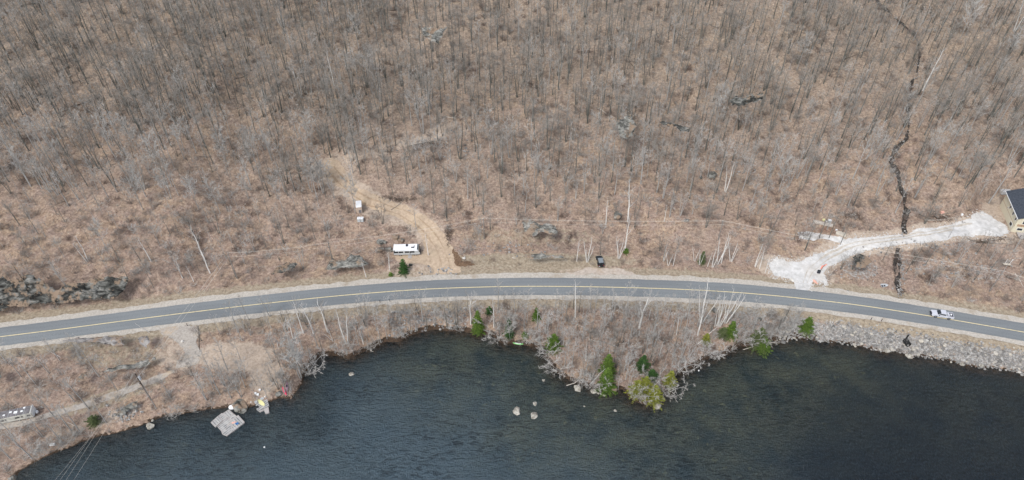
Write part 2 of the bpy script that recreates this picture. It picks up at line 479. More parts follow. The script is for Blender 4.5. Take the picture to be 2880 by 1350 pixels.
def rockmat(name, lo, mid_, hi, scale=0.9, lich=None):
    g = G(name)
    f = g.noise(scale, 4, 0.6, stretch=(1.0, 1.8, 2.5), rot=-0.2, dist=0.5)
    c = g.ramp(f, [(0.36, lo), (0.50, mid_), (0.68, hi)])
    c = g.mix(g.ramp(g.noise(0.28, 5, 0.7), [(0.51, 0.0), (0.58, 0.9)]), c, (0.26, 0.19, 0.135))
    cr = g.noise(scale * 1.2, 5, 0.7, stretch=(1.0, 3.0, 1), rot=-0.25)
    c = g.mix(g.ramp(cr, [(0.36, 0.9), (0.42, 0.0)]), c, tuple(v * 0.25 for v in lo))
    if lich: c = g.mix(g.ramp(g.noise(scale * 1.4, 4), [(0.56, 0.0), (0.64, 0.8)]), c, lich)
    g.bump(f, 0.7, 0.3)
    return g.out(c, 0.9, 0.2)
M_ROCKDARK = rockmat("dark_cut_rock", (0.014, 0.014, 0.013), (0.065, 0.066, 0.06), (0.25, 0.245, 0.225), 0.4)
M_ROCKGREY = rockmat("grey_lichen_rock", (0.06, 0.06, 0.054), (0.18, 0.178, 0.16), (0.36, 0.35, 0.32), 0.5)
M_ROCKFLAT = rockmat("flat_bedrock", (0.12, 0.11, 0.105), (0.25, 0.235, 0.225), (0.38, 0.36, 0.34), 0.5)
M_BOULDER = mat("pale_boulder_stone", (0.42, 0.40, 0.35), 0.9, col2=(0.20, 0.18, 0.15), scale=1.6, bump=0.6, thr=(0.35, 0.6))
M_RIP = bpy.data.materials.new("quarried_stone")
def ripm():
    nt, b = nodes(M_RIP)
    oi = nt.nodes.new("ShaderNodeObjectInfo")
    r = nt.nodes.new("ShaderNodeValToRGB"); e = r.color_ramp.elements
    e[0].position = 0; e[0].color = (0.15, 0.145, 0.135, 1); e[1].position = 1; e[1].color = (0.50, 0.49, 0.465, 1)
    x = e.new(0.5); x.color = (0.32, 0.31, 0.295, 1); y = e.new(0.93); y.color = (0.55, 0.50, 0.42, 1)
    nt.links.new(oi.outputs["Random"], r.inputs[0])
    n = nt.nodes.new("ShaderNodeTexNoise"); n.inputs["Scale"].default_value = 2.5; n.inputs["Detail"].default_value = 5
    tc = nt.nodes.new("ShaderNodeTexCoord"); nt.links.new(tc.outputs["Object"], n.inputs["Vector"])
    mx = nt.nodes.new("ShaderNodeMixRGB"); mx.blend_type = 'MULTIPLY'; mx.inputs[0].default_value = 0.6
    r2 = nt.nodes.new("ShaderNodeValToRGB"); r2.color_ramp.elements[0].position = 0.3; r2.color_ramp.elements[0].color = (0.4, 0.4, 0.4, 1); r2.color_ramp.elements[1].position = 0.6
    nt.links.new(n.outputs[0], r2.inputs[0]); nt.links.new(r.outputs[0], mx.inputs[1]); nt.links.new(r2.outputs[0], mx.inputs[2])
    nt.links.new(mx.outputs[0], b.inputs["Base Color"]); b.inputs["Roughness"].default_value = 0.9
ripm()
M_STREAM = simple_world("dark_wet_stream_bed", [(0.35, (0.012, 0.010, 0.008)), (0.6, (0.06, 0.05, 0.04)), (0.75, (0.22, 0.20, 0.17))], 1.3, rough=0.35, spec=0.5)
def bark(name, lo, hi, scale=0.12, fs=1.5):
    g = G(name)
    a = g.ramp(g.noise(scale, 2), [(0.38, lo), (0.62, hi)])
    b = g.ramp(g.noise(fs, 3), [(0.3, 0.72), (0.7, 1.0)])
    return g.out(g.mix(1.0, a, b, 'MULTIPLY'), 0.95, 0.1)
M_BARK = bark("grey_bark", (0.125, 0.13, 0.115), (0.20, 0.202, 0.18))
M_TWIG = bark("bare_grey_twigs", (0.29, 0.265, 0.235), (0.40, 0.375, 0.34), 0.06)
M_BARKP = bark("pale_bark", (0.36, 0.35, 0.33), (0.48, 0.47, 0.45))
M_TWIGP = bark("pale_grey_twigs", (0.42, 0.40, 0.37), (0.54, 0.52, 0.49))
M_BIRCH = mat("white_birch_bark", (0.76, 0.74, 0.70), 0.85, col2=(0.30, 0.28, 0.26), scale=3.0, thr=(0.30, 0.42), stretch=(1, 1, 2.5))
M_BTWIG = bark("birch_twigs", (0.45, 0.42, 0.40), (0.58, 0.56, 0.54))
M_BRUSH = bark("brush_stems", (0.21, 0.155, 0.13), (0.36, 0.315, 0.28), 0.10)
M_LOG = bark("dead_log_bark", (0.13, 0.10, 0.075), (0.30, 0.27, 0.23), 0.2)
def needles(name, lo, hi):
    g = G(name)
    c = g.ramp(g.noise(1.6, 4, 0.6), [(0.35, lo), (0.65, hi)])
    return g.out(c, 0.8, 0.2)
M_FIRB = needles("bright_green_needles", (0.038, 0.085, 0.012), (0.16, 0.245, 0.045))
M_FIRD = needles("dark_green_needles", (0.018, 0.055, 0.016), (0.075, 0.15, 0.04))
M_FIRY = needles("yellow_green_needles", (0.10, 0.125, 0.015), (0.34, 0.345, 0.07))
M_FIRG = needles("dull_olive_needles", (0.06, 0.085, 0.03), (0.17, 0.20, 0.09))

# ------------------------------------------------------------------ ground sheet
def build_ground():
    ny, nx = XX.shape
    V = np.stack([XX, YY, HH], -1).reshape(-1, 3)
    i = np.arange(nx - 1)[None, :] + np.arange(ny - 1)[:, None] * nx
    F = np.stack([i, i + 1, i + 1 + nx, i + nx], -1).reshape(-1, 4)
    me = mesh_np("ground", V, F, M_GROUND, smooth=True)
    s = road_s(XX, YY); ds = pdist(XX, YY, SH); lake = inside(XX, YY, LAKE)
    px, py = proj(XX, YY, HH)
    land = ~lake
    red = np.zeros(XX.shape); grn = red.copy(); blu = red.copy(); alp = red.copy()
    def blob(cx, cy, rx, ry, rot=0.0):
        c, s_ = math.cos(rot), math.sin(rot)
        u = ((px - cx) * c + (py - cy) * s_) / rx; v = (-(px - cx) * s_ + (py - cy) * c) / ry
        return 1 - sstep(0.6, 1.25, np.sqrt(u * u + v * v))
    red = np.maximum(red, 0.95 * blob(660, 1003, 125, 46)); red = np.maximum(red, 0.75 * blob(745, 1050, 55, 75)); red = np.maximum(red, 0.5 * blob(250, 1190, 170, 25, -0.3))
    red = np.maximum(red, 0.55 * blob(1150, 760, 80, 30)); red = np.maximum(red, 0.7 * blob(1220, 378, 75, 24, -0.4)); red = np.maximum(red, 0.6 * blob(950, 490, 65, 75)); red = np.maximum(red, 0.6 * blob(1060, 425, 120, 18, -0.25)); red = np.maximum(red, 0.6 * blob(1060, 600, 110, 24, 0.35)); red = np.maximum(red, 0.6 * blob(1215, 690, 60, 90)); red = np.maximum(red, 0.6 * blob(2300, 780, 70, 25)); red = np.maximum(red, 0.55 * blob(500, 985, 75, 75)); red = np.maximum(red, 0.5 * blob(1660, 765, 110, 14))
    red = np.maximum(red, 0.75 * blob(2800, 590, 45, 45)); red = np.maximum(red, 0.7 * blob(2840, 670, 60, 20))
    grn = np.where(land & (s < 0) & (px > 2140), 0.70 * (1 - sstep(2.5, 7, ds)), 0)
    grn = np.maximum(grn, 0.45 * ((s < -7) & land) * blob(1200, 895, 150, 32))
    grn = np.maximum(grn, 0.5 * land * blob(2140, 890, 130, 40) * (s < -7))
    grn = np.maximum(grn, 0.42 * blob(2700, 760, 180, 40, 0.15) * (s > 8)); grn = np.maximum(grn, 0.5 * blob(2420, 755, 60, 40))
    grn = np.maximum(grn, 0.4 * blob(2600, 690, 120, 14)); grn = np.maximum(grn, 0.55 * blob(340, 1165, 70, 22, -0.4) * land)
    blu = np.where(land, 0.9 * (1 - sstep(0.2, 1.6, ds)), 1.0)
    blu = np.where(land & (px > 2300), blu * 0.3, blu)
    blu = np.where(land & (px < 850), blu * 0.6, blu)
    near_ = [at2(*q) for q in ((2170, 750), (2240, 760), (2300, 745), (2345, 712), (2400, 690), (2480, 678), (2560, 668), (2650, 655), (2740, 640), (2800, 640))]
    red = np.maximum(red, 0.75 * (1 - sstep(3.2, 6.0, pdist(XX, YY, near_))))
    near_ = [at2(*q) for q in ((905, 460), (940, 495), (1000, 540), (1060, 575), (1130, 600), (1190, 640), (1230, 690), (1245, 740))]
    red = np.maximum(red, 0.75 * (1 - sstep(2.4, 5.0, pdist(XX, YY, near_))))
    near_ = [at2(*q) for q in ((950, 470), (1000, 430), (1080, 412), (1160, 400), (1215, 378), (1275, 350))]
    red = np.maximum(red, 0.62 * (1 - sstep(0.8, 3.0, pdist(XX, YY, near_))))
    alp = np.where(land, 0.75 * (1 - sstep(6.5, 10.5, np.abs(s))), 0)
    alp = np.maximum(alp, 0.8 * blob(1500, 735, 330, 26)); alp = np.maximum(alp, 0.45 * blob(1500, 665, 260, 30))
    alp = np.maximum(alp, 0.7 * land * (s < -6) * blob(2580, 945, 300, 34, 0.18)); alp = np.maximum(alp, 0.55 * blob(340, 1000, 180, 40)); alp = np.maximum(alp, 0.6 * blob(300, 1120, 200, 26, -0.3))
    col = np.stack([red, grn, blu, alp], -1).reshape(-1, 4).astype(np.float32)
    ca = me.color_attributes.new("zone", 'FLOAT_COLOR', 'POINT'); ca.data.foreach_set("color", col.ravel())
    struct("ground", me)
build_ground()

# ------------------------------------------------------------------ water sheet
def build_water():
    gx = grow(-225, 225, 1.5, 5800, 1.3); gy = grow(70, 175, 1.5, 5800, 1.3)
    gy = gy[gy < 190]
    X, Y = np.meshgrid(gx, gy)
    V = np.stack([X, Y, np.zeros_like(X)], -1).reshape(-1, 3)
    nx = len(gx); i = np.arange(nx - 1)[None, :] + np.arange(len(gy) - 1)[:, None] * nx
    F = np.stack([i, i + 1, i + 1 + nx, i + nx], -1).reshape(-1, 4)
    me = mesh_np("water", V, F, M_WATER, smooth=True)
    px, py = proj(X, Y, 0 * X); ds = pdist(X, Y, SH)
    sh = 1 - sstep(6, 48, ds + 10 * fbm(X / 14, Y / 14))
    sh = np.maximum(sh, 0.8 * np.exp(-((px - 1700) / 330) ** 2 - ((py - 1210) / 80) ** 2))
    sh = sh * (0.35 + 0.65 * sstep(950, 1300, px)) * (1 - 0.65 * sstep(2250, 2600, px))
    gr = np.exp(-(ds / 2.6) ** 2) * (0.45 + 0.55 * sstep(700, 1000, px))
    bl = sstep(1350, 2450, px + 0.5 * (1150 - py) + 120 * fbm(X / 30, Y / 30))  # sky reflection painted as a colour gradient, darker toward the right
    bl = np.maximum(bl, 0.62 * (1 - sstep(3, 20, ds + 8 * fbm(X / 12, Y / 12))))  # dark band along the shore paints the reflected hill and trees
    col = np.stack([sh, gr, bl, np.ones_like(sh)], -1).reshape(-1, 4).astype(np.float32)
    ca = me.color_attributes.new("bed", 'FLOAT_COLOR', 'POINT'); ca.data.foreach_set("color", col.ravel())  # red and green describe the bed, blue the painted reflections
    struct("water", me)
build_water()

# ------------------------------------------------------------------ road
def ribbon(xs, lo, hi, z, jl=0.0, jh=0.0, cross=1):
    """a strip along the road between offsets lo and hi (metres from the centre line, uphill positive)"""
    sl = np.interp(xs, _g, np.gradient(_gs, 2.0)); L = np.sqrt(1 + sl * sl)
    nx_, ny_ = -sl / L, 1 / L
    a = lo + jl * 2 * fbm(xs * 0.45, xs * 0 + 3.3 + lo, 3); b = hi + jh * 2 * fbm(xs * 0.45, xs * 0 + 9.7 + hi, 3)
    V = []; n = cross + 1
    for k in range(n):
        o = a + (b - a) * k / cross
        V.append(np.stack([xs + nx_ * o, road_y(xs) + ny_ * o, np.full_like(xs, z)], -1))
    V = np.stack(V, 1).reshape(-1, 3)
    i = np.arange(len(xs) - 1)[:, None] * n + np.arange(cross)[None, :]
    F = np.stack([i, i + n, i + n + 1, i + 1], -1).reshape(-1, 4)
    return V, F
xs = np.arange(-420, 420, 0.5)
V, F = ribbon(xs, -5.1, -3.35, ZR - 0.03, 0.35, 0.0)
struct("road_shoulder", mesh_np("road_shoulder", V, F, M_SHOULDER))
V, F = ribbon(xs, 3.35, 5.55, ZR - 0.03, 0.0, 0.4)
struct("road_shoulder", mesh_np("road_shoulder", V, F, M_SHOULDER))
V, F = ribbon(xs, -3.5, 3.5, ZR, 0.07, 0.07, 28)
me = mesh_np("road", V, F, M_ASPHALT)
off = np.tile(np.linspace(-3.5, 3.5, 29), len(xs))
tr = sum(np.exp(-((off - c) / 0.32) ** 2) for c in (-2.5, -0.95, 0.95, 2.5))
ca = me.color_attributes.new("lane", 'FLOAT_COLOR', 'POINT')
ca.data.foreach_set("color", np.stack([tr, tr, tr, np.ones_like(tr)], -1).astype(np.float32).ravel())
struct("road", me)
V, F = ribbon(xs, -0.13, 0.13, ZR + 0.008)
struct("road_marking", mesh_np("road_marking", V, F, M_YELLOW))

# ------------------------------------------------------------------ patches draped on the ground
def patch(name, poly, m, lift=0.09, step=0.8, rough=0.3, raise_=None, kind='structure', world=False, **kw):
    P = [p if world else at2(*p) for p in poly]
    B = []
    n = len(P)
    for i in range(n):
        a = np.array(P[i]); b = np.array(P[(i + 1) % n])
        L = np.linalg.norm(b - a); k = max(1, int(L / 0.35))
        for j in range(k):
            p = a + (b - a) * j / k
            d = np.array([fbm(p[0] * 0.3, p[1] * 0.3 + 3, 2), fbm(p[0] * 0.3 + 31, p[1] * 0.3, 2)]) * 2 * rough + np.array([fbm(p[0] * 1.7, p[1] * 1.7 + 3, 2), fbm(p[0] * 1.7 + 31, p[1] * 1.7, 2)]) * 1.1 * rough
            B.append(p + d)
    B = np.array(B)
    gx = np.arange(B[:, 0].min(), B[:, 0].max(), step); gy = np.arange(B[:, 1].min(), B[:, 1].max(), step)
    X, Y = np.meshgrid(gx, gy)
    X = X.ravel() + nrg.uniform(-.25, .25, X.size) * step; Y = Y.ravel() + nrg.uniform(-.25, .25, Y.size) * step
    bl = [tuple(b) for b in B]
    ok = inside(X, Y, bl) & (pdist(X, Y, bl + [bl[0]]) > step * 0.4)
    pts = [Vector(b) for b in bl] + [Vector((a, b)) for a, b in zip(X[ok], Y[ok])]
    nb = len(bl)
    vo, eo, fo, _, _, _ = delaunay_2d_cdt(pts, [(i, (i + 1) % nb) for i in range(nb)], [], 1, 1e-4)
    vx = np.array([v[0] for v in vo]); vy = np.array([v[1] for v in vo])
    z = hz(vx, vy) + lift
    if raise_ is not None:
        e = pdist(vx, vy, bl + [bl[0]])
        z = z - lift + raise_(vx, vy, e) - 0.15 * (e < 0.05)
    F = np.array([f for f in fo if len(f) == 3])
    me = mesh_np(name, np.stack([vx, vy, z], -1), F, m)
    o = struct(name, me, kind) if kind else link(bpy.data.objects.new(name, me))
    return tag(o, **kw)

patch("gravel_drive", [(2164, 744), (2182, 727), (2216, 737), (2257, 735), (2272, 724), (2309, 714), (2354, 692), (2387, 673), (2465, 666), (2518, 661), (2570, 652), (2644, 640),
    (2689, 628), (2730, 616), (2741, 603), (2763, 597), (2790, 610), (2808, 625), (2832, 636), (2838, 657), (2808, 666), (2741, 662), (2681, 668), (2644, 678), (2588, 684), (2532, 691),
    (2480, 697), (2436, 705), (2398, 718), (2361, 735), (2330, 750), (2316, 767), (2324, 785), (2320, 802), (2306, 787), (2287, 793), (2276, 811), (2270, 819), (2237, 812), (2231, 787), (2205, 781), (2179, 778), (2167, 759)], M_WHITE, rough=0.4)
patch("gravel_patch", [(2243, 653), (2272, 651), (2316, 659), (2361, 666), (2381, 677), (2367, 686), (2335, 675), (2309, 670), (2287, 677), (2249, 670)], M_WHITE, rough=0.3)
patch("sand_track", [(912, 458), (908, 478), (921, 502), (951, 523), (981, 543), (1000, 562), (1029, 579), (1066, 594), (1107, 608), (1141, 623), (1174, 647), (1192, 672), (1196, 700), (1178, 716), (1111, 718),
    (1113, 735), (1150, 741), (1213, 746), (1221, 759), (1210, 773), (1294, 766), (1295, 748), (1280, 716), (1258, 673), (1232, 633), (1197, 608), (1145, 582), (1092, 563), (1048, 545), (1005, 523), (980, 498),
    (966, 476), (955, 456), (930, 446)], M_SAND, rough=0.4)
patch("earth_bank", [(1270, 700), (1288, 716), (1300, 735), (1330, 742), (1333, 748), (1305, 753), (1288, 748), (1275, 718)], M_SOIL, rough=0.5, lift=0.13)
patch("gravel_drive", [(450, 926), (530, 915), (557, 918), (557, 956), (566, 989), (555, 1023), (529, 1042), (497, 1036), (515, 989), (507, 967), (481, 946)], M_GREYG, rough=0.8)
patch("footpath", [(-30, 1196), (75, 1180), (112, 1168), (179, 1150), (223, 1135), (261, 1122), (317, 1101), (373, 1081), (428, 1062), (490, 1040), (496, 1047), (430, 1078), (376, 1099), (320, 1119),
    (264, 1139), (226, 1149), (182, 1164), (115, 1184), (77, 1197), (-30, 1212)], M_GREYG, rough=0.25)
patch("lay_by", [(1590, 768), (1640, 756), (1680, 752), (1740, 755), (1770, 766), (1790, 775), (1600, 771)], M_CLEAR, rough=0.5)

def stream(pts_w, name, w=0.8):
    P = np.array(pts_w); d = np.r_[0, np.cumsum(np.hypot(*np.diff(P, axis=0).T))]
    t = np.arange(0, d[-1], 0.6)
    x = np.interp(t, d, P[:, 0]); y = np.interp(t, d, P[:, 1])
    x = x + 1.4 * fbm(t / 6, t * 0, 3); y = y + 0.8 * fbm(t / 6, t * 0 + 8, 3)
    ww = w * (1 + 1.6 * fbm(t / 4, t * 0 + 5, 3))
    dx = np.gradient(x); dy = np.gradient(y); L = np.hypot(dx, dy)
    lx, ly = x - dy / L * ww, y + dx / L * ww; rx, ry = x + dy / L * ww, y - dx / L * ww
    poly = list(zip(lx, ly)) + list(zip(rx[::-1], ry[::-1]))
    patch(name, poly[::2], M_STREAM, rough=0.3, lift=0.12, step=0.9, world=True)
def track_px(pts, w, m, name):
    P = np.array([at2(*p) for p in pts]); d = np.r_[0, np.cumsum(np.hypot(*np.diff(P, axis=0).T))]; t = np.arange(0, d[-1], 1.0)
    x = np.interp(t, d, P[:, 0]); y = np.interp(t, d, P[:, 1]); k = np.hanning(9); k /= k.sum()
    x = np.convolve(np.pad(x, 4, mode='edge'), k, 'valid'); y = np.convolve(np.pad(y, 4, mode='edge'), k, 'valid')
    dx = np.gradient(x); dy = np.gradient(y); L = np.hypot(dx, dy); ww = w * (0.8 + 1.2 * fbm(t / 5, t * 0, 2))
    patch(name, list(zip(x - dy / L * ww, y + dx / L * ww)) + list(zip((x + dy / L * ww)[::-1], (y - dx / L * ww)[::-1])), m, rough=0.15, lift=0.15, step=0.6, world=True)
M_RUT = simple_world("tan_wheel_track", [(0.3, (0.36, 0.315, 0.26)), (0.7, (0.60, 0.56, 0.50))], 1.2, bump=0.2)
M_RUTS = simple_world("packed_sandy_wheel_track", [(0.3, (0.28, 0.20, 0.135)), (0.7, (0.47, 0.36, 0.25))], 1.2, bump=0.2)
track_px([(2268, 800), (2282, 770), (2310, 742), (2350, 716), (2400, 695), (2470, 682), (2540, 673), (2610, 662), (2690, 645)], 0.30, M_RUT, "wheel_track")
track_px([(2256, 800), (2268, 766), (2296, 736), (2338, 708), (2392, 686), (2465, 674), (2535, 666), (2600, 656), (2680, 638), (2740, 628)], 0.32, M_RUT, "wheel_track")
track_px([(1268, 762), (1262, 730), (1245, 690), (1215, 645), (1180, 615), (1130, 590), (1080, 574), (1030, 555), (990, 525), (955, 490), (935, 462)], 0.26, M_RUTS, "wheel_track")
track_px([(1246, 765), (1240, 730), (1222, 690), (1192, 650), (1160, 625), (1115, 600), (1065, 585), (1015, 566), (975, 538), (940, 502), (915, 470)], 0.28, M_RUTS, "wheel_track")
stream(STREAM_UP, "stream", 0.55)
stream(STREAM_LOW, "stream", 0.5)
stream([at2(2535, 726), at2(2525, 742), at2(2521, 760), at2(2526, 785), at2(2531, 800)], "stream", 0.4)
#PART2

# ================================================================== trees
def unit(v):
    return v / (np.linalg.norm(v) + 1e-9)
class TriMesh:
    def __init__(s): s.V = []; s.F = []
    def tube(s, pts, rad, n):
        v, f = tube(pts, rad, n); o = len(s.V)
        s.V += v; s.F += [(a + o, b + o, c + o) for a, b, c in f]
    def twig(s, p, q, r):
        d = unit(q - p); a = np.array([0, 0, 1.0]) if abs(d[2]) < 0.9 else np.array([1.0, 0, 0])
        u = unit(np.cross(d, a)); w = np.cross(d, u); o = len(s.V)
        s.V += [tuple(p + r * u), tuple(p + r * (-0.5 * u + 0.87 * w)), tuple(p + r * (-0.5 * u - 0.87 * w)), tuple(q)]
        s.F += [(o, o + 1, o + 3), (o + 1, o + 2, o + 3), (o + 2, o, o + 3)]
    def arr(s): return np.array(s.V, np.float32), np.array(s.F, np.int32)

def gen_tree(seed, H=15.0, stems=1, spread=0.10, r0=0.21, start=0.42, nb=9, blen=0.25, bang=0.75, sub=5, twigs=7, twr=0.031, wob=0.5, lean=(0, 0), roundc=0.0):
    """one leafless tree: a trunk mesh (stems and their main forks) and a crown mesh (branches and twigs)"""
    r = np.random.default_rng(seed)
    T, K = TriMesh(), TriMesh()
    for si in range(stems):
        az = r.uniform(0, 2 * math.pi) if stems == 1 else 2 * math.pi * si / stems + r.uniform(-.4, .4)
        sp = spread * r.uniform(0.6, 1.2) if stems > 1 else 0.03
        hh = H * (1 if si == 0 else r.uniform(0.72, 0.97))
        p = np.array([math.cos(az) * 0.18, math.sin(az) * 0.18, -0.5]) if stems > 1 else np.array([0, 0, -0.5])
        top = np.array([math.cos(az) * sp * hh + lean[0] * hh, math.sin(az) * sp * hh + lean[1] * hh, hh])
        n = 7; pts = []
        off = np.zeros(3)
        for k in range(n + 1):
            t = k / n
            off = off + np.array([r.normal() * wob * 0.25, r.normal() * wob * 0.25, 0]) * (1 if k else 0)
            pts.append(p + (top - p) * t + off * t)
        rr = r0 * (1 if si == 0 else r.uniform(0.6, 0.9))
        rad = [max(0.012, rr * (1 - 0.9 * (k / n) ** 1.15)) for k in range(n + 1)]
        T.tube(pts, rad, 5)
        pts = np.array(pts)
        def on(t):
            f = t * n; k = min(int(f), n - 1); return pts[k] + (pts[k + 1] - pts[k]) * (f - k)
        a0 = r.uniform(0, 6.28)
        m = max(3, int(nb * (1 if stems == 1 else 0.75)))
        for b in range(m):
            t = start + (0.97 - start) * (b + r.uniform(0, .8)) / m
            q = on(t); a0 += 2.4 + r.normal() * 0.3
            prof = (1 - (t - start) / (1 - start)) * (1 - roundc) + roundc * math.sin(math.pi * min(1, 0.15 + 0.85 * (t - start) / (1 - start)))
            L = hh * blen * (0.35 + 0.75 * prof) * r.uniform(0.75, 1.2)
            an = bang * r.uniform(0.75, 1.2)
            d = unit(np.array([math.cos(a0) * math.sin(an), math.sin(a0) * math.sin(an), math.cos(an)]))
            q1 = q + d * L * 0.5; d2 = unit(d + np.array([0, 0, 0.35]) + r.normal(size=3) * 0.12); q2 = q1 + d2 * L * 0.5
            br = max(0.018, rr * 0.36 * (1 - t * 0.6))
            (T if b % 2 == 0 and br > 0.045 else K).tube([q, q1, q2], [br, br * 0.6, 0.012], 3)
            for c in range(sub):
                u = 0.25 + 0.75 * (c + r.uniform(0, 1)) / sub
                s0 = q + (q1 - q) * u * 2 if u < 0.5 else q1 + (q2 - q1) * (u - 0.5) * 2
                dd = unit(d2 + r.normal(size=3) * 0.62 + np.array([0, 0, 0.15]))
                l2 = L * r.uniform(0.25, 0.5)
                s1 = s0 + dd * l2
                K.twig(s0, s1, twr * 1.3)
                for e in range(twigs):
                    w = r.uniform(0.2, 1.0); e0 = s0 + (s1 - s0) * w
                    K.twig(e0, e0 + unit(dd + r.normal(size=3) * 0.65) * l2 * r.uniform(0.4, 0.9), twr)
    return T.arr(), K.arr()

def gen_conifer(seed, H, Rb, n=1300, droop=0.25, start=0.06, tuft=0.34, yel=0):
    r = np.random.default_rng(seed)
    T = TriMesh(); T.tube([np.array([0, 0, -0.4]), np.array([0, 0, H * 0.5]), np.array([0.05, 0, H])], [0.05 * H ** 0.5 + 0.04, 0.05, 0.012], 5)
    K = TriMesh()
    nw = int(H * 2.6)
    for w in range(nw):
        t = start + (1 - start) * (w / nw)
        z = t * H
        L = Rb * (1 - t) ** 0.8 * r.uniform(0.75, 1.15) + 0.12
        m = 7 if t < 0.7 else 5
        a0 = r.uniform(0, 6.28)
        for k in range(m):
            a = a0 + 2 * math.pi * k / m + r.uniform(-.25, .25)
            l = L * r.uniform(0.7, 1.12)
            d = np.array([math.cos(a), math.sin(a), -droop * r.uniform(0.3, 1.4)])
            p0 = np.array([0, 0, z]); p1 = p0 + d * l
            K.twig(p0, p1, 0.035)
            nt = max(3, int(l / 0.17))
            for c in range(nt):
                u = (c + 1) / nt
                q = p0 + (p1 - p0) * u + r.normal(size=3) * 0.04
                s = tuft * (1.1 - 0.5 * u) * (0.6 + 0.5 * min(1, l))
                for sg in (-1, 1):
                    side = np.array([-math.sin(a) * sg, math.cos(a) * sg, r.uniform(-.5, .2)])
                    tip = q + (side * 0.8 + d * 0.5) * s * r.uniform(0.7, 1.3)
                    o = len(K.V); up = np.array([0, 0, 0.08]) + d * 0.10
                    K.V += [tuple(q - up), tuple(q + up), tuple(tip), tuple(q + (tip - q) * 0.5 + np.array([0, 0, 0.07]))]
                    K.F += [(o, o + 2, o + 3), (o + 3, o + 2, o + 1), (o, o + 3, o + 1)]
    return T.arr(), K.arr()

def protos(specs, base):
    out = []
    for i, kw in enumerate(specs):
        (tv, tf), (kv, kf) = gen_tree(base + i, **kw)
        out.append((tv, tf, kv, kf, kw.get('H', 15.0)))
    return out
OAK = protos([dict(H=16, nb=8), dict(H=17, nb=9, stems=2, spread=.12), dict(H=15, nb=8, wob=.8), dict(H=17, nb=8, stems=3, spread=.13), dict(H=16, nb=7, start=.5),
              dict(H=15, nb=8, stems=4, spread=.17, r0=.15), dict(H=17, nb=9, blen=.3, r0=.2), dict(H=16, nb=8, stems=2, spread=.07), dict(H=14, nb=7, r0=.12, blen=.2), dict(H=15, nb=6, r0=.12, start=.55, blen=.2)], 100)
PALE = protos([dict(H=12, nb=13, blen=.34, sub=7, twigs=8, start=.3, roundc=.8, r0=.14, twr=.040), dict(H=12, nb=12, blen=.30, stems=2, spread=.12, sub=7, twigs=8, roundc=.6, r0=.14, twr=.040), dict(H=13, nb=13, blen=.28, start=.35, roundc=.7, sub=7, twigs=8, r0=.14, twr=.040)], 200)
BIRCH = protos([dict(H=12, nb=7, blen=.20, bang=.5, sub=3, twigs=3, twr=.03, r0=.19, start=.45, wob=.6), dict(H=12, nb=6, blen=.17, bang=.5, stems=2, spread=.13, sub=3, twigs=3, twr=.03, r0=.18, start=.5),
                dict(H=11, nb=6, blen=.16, bang=.45, stems=4, spread=.2, sub=3, twigs=3, twr=.03, r0=.16, start=.5), dict(H=12, nb=8, blen=.25, bang=.6, sub=3, twigs=3, twr=.032, r0=.22, start=.38, wob=.9),
                dict(H=10, nb=4, blen=.14, bang=.5, stems=3, spread=.25, sub=2, twigs=3, twr=.03, r0=.15, start=.55)], 300)
SNAG = protos([dict(H=6, nb=3, blen=.16, bang=.9, sub=1, twigs=1, r0=.13, start=.6, wob=.3), dict(H=7, nb=5, blen=.3, bang=1.0, sub=2, twigs=1, r0=.12, start=.35, wob=.6)], 400)
SHORE = protos([dict(H=5, nb=7, blen=.5, bang=1.0, stems=4, spread=.45, sub=5, twigs=8, r0=.055, start=.2, lean=(-.15, -.75), twr=.021), dict(H=4.5, nb=7, blen=.5, bang=1.1, stems=5, spread=.6, sub=5, twigs=8, r0=.05, start=.15, lean=(.3, -.6), twr=.021),
                dict(H=4.5, nb=8, blen=.55, bang=1.2, stems=3, spread=.5, sub=5, twigs=8, r0=.055, start=.15, lean=(-.6, -.5), twr=.021)], 500)

_cache = {}
def tree_meshes(key, P, i, mt, mk, names=('trunk', 'crown')):
    k = (key, i)
    if k not in _cache:
        tv, tf, kv, kf, H = P[i]
        _cache[k] = (mesh_np(names[0], tv, tf, mt), mesh_np(names[1], kv, kf, mk), H)
    return _cache[k]
def put_tree(name, key, P, i, mt, mk, xy, h, rz, label, cat, group, z=None, parts=('trunk', 'crown'), tilt=None):
    a, b, H = tree_meshes(key, P, i, mt, mk, parts)
    s = h / H
    z = float(hz(xy[0], xy[1])) if z is None else z
    e = empty(name, (xy[0], xy[1], z), rz, label, cat, group)
    e.scale = (s, s, s)
    if tilt: e.rotation_euler = (tilt[0], tilt[1], rz)
    link(bpy.data.objects.new(parts[0], a), e); link(bpy.data.objects.new(parts[1], b), e)
    return e

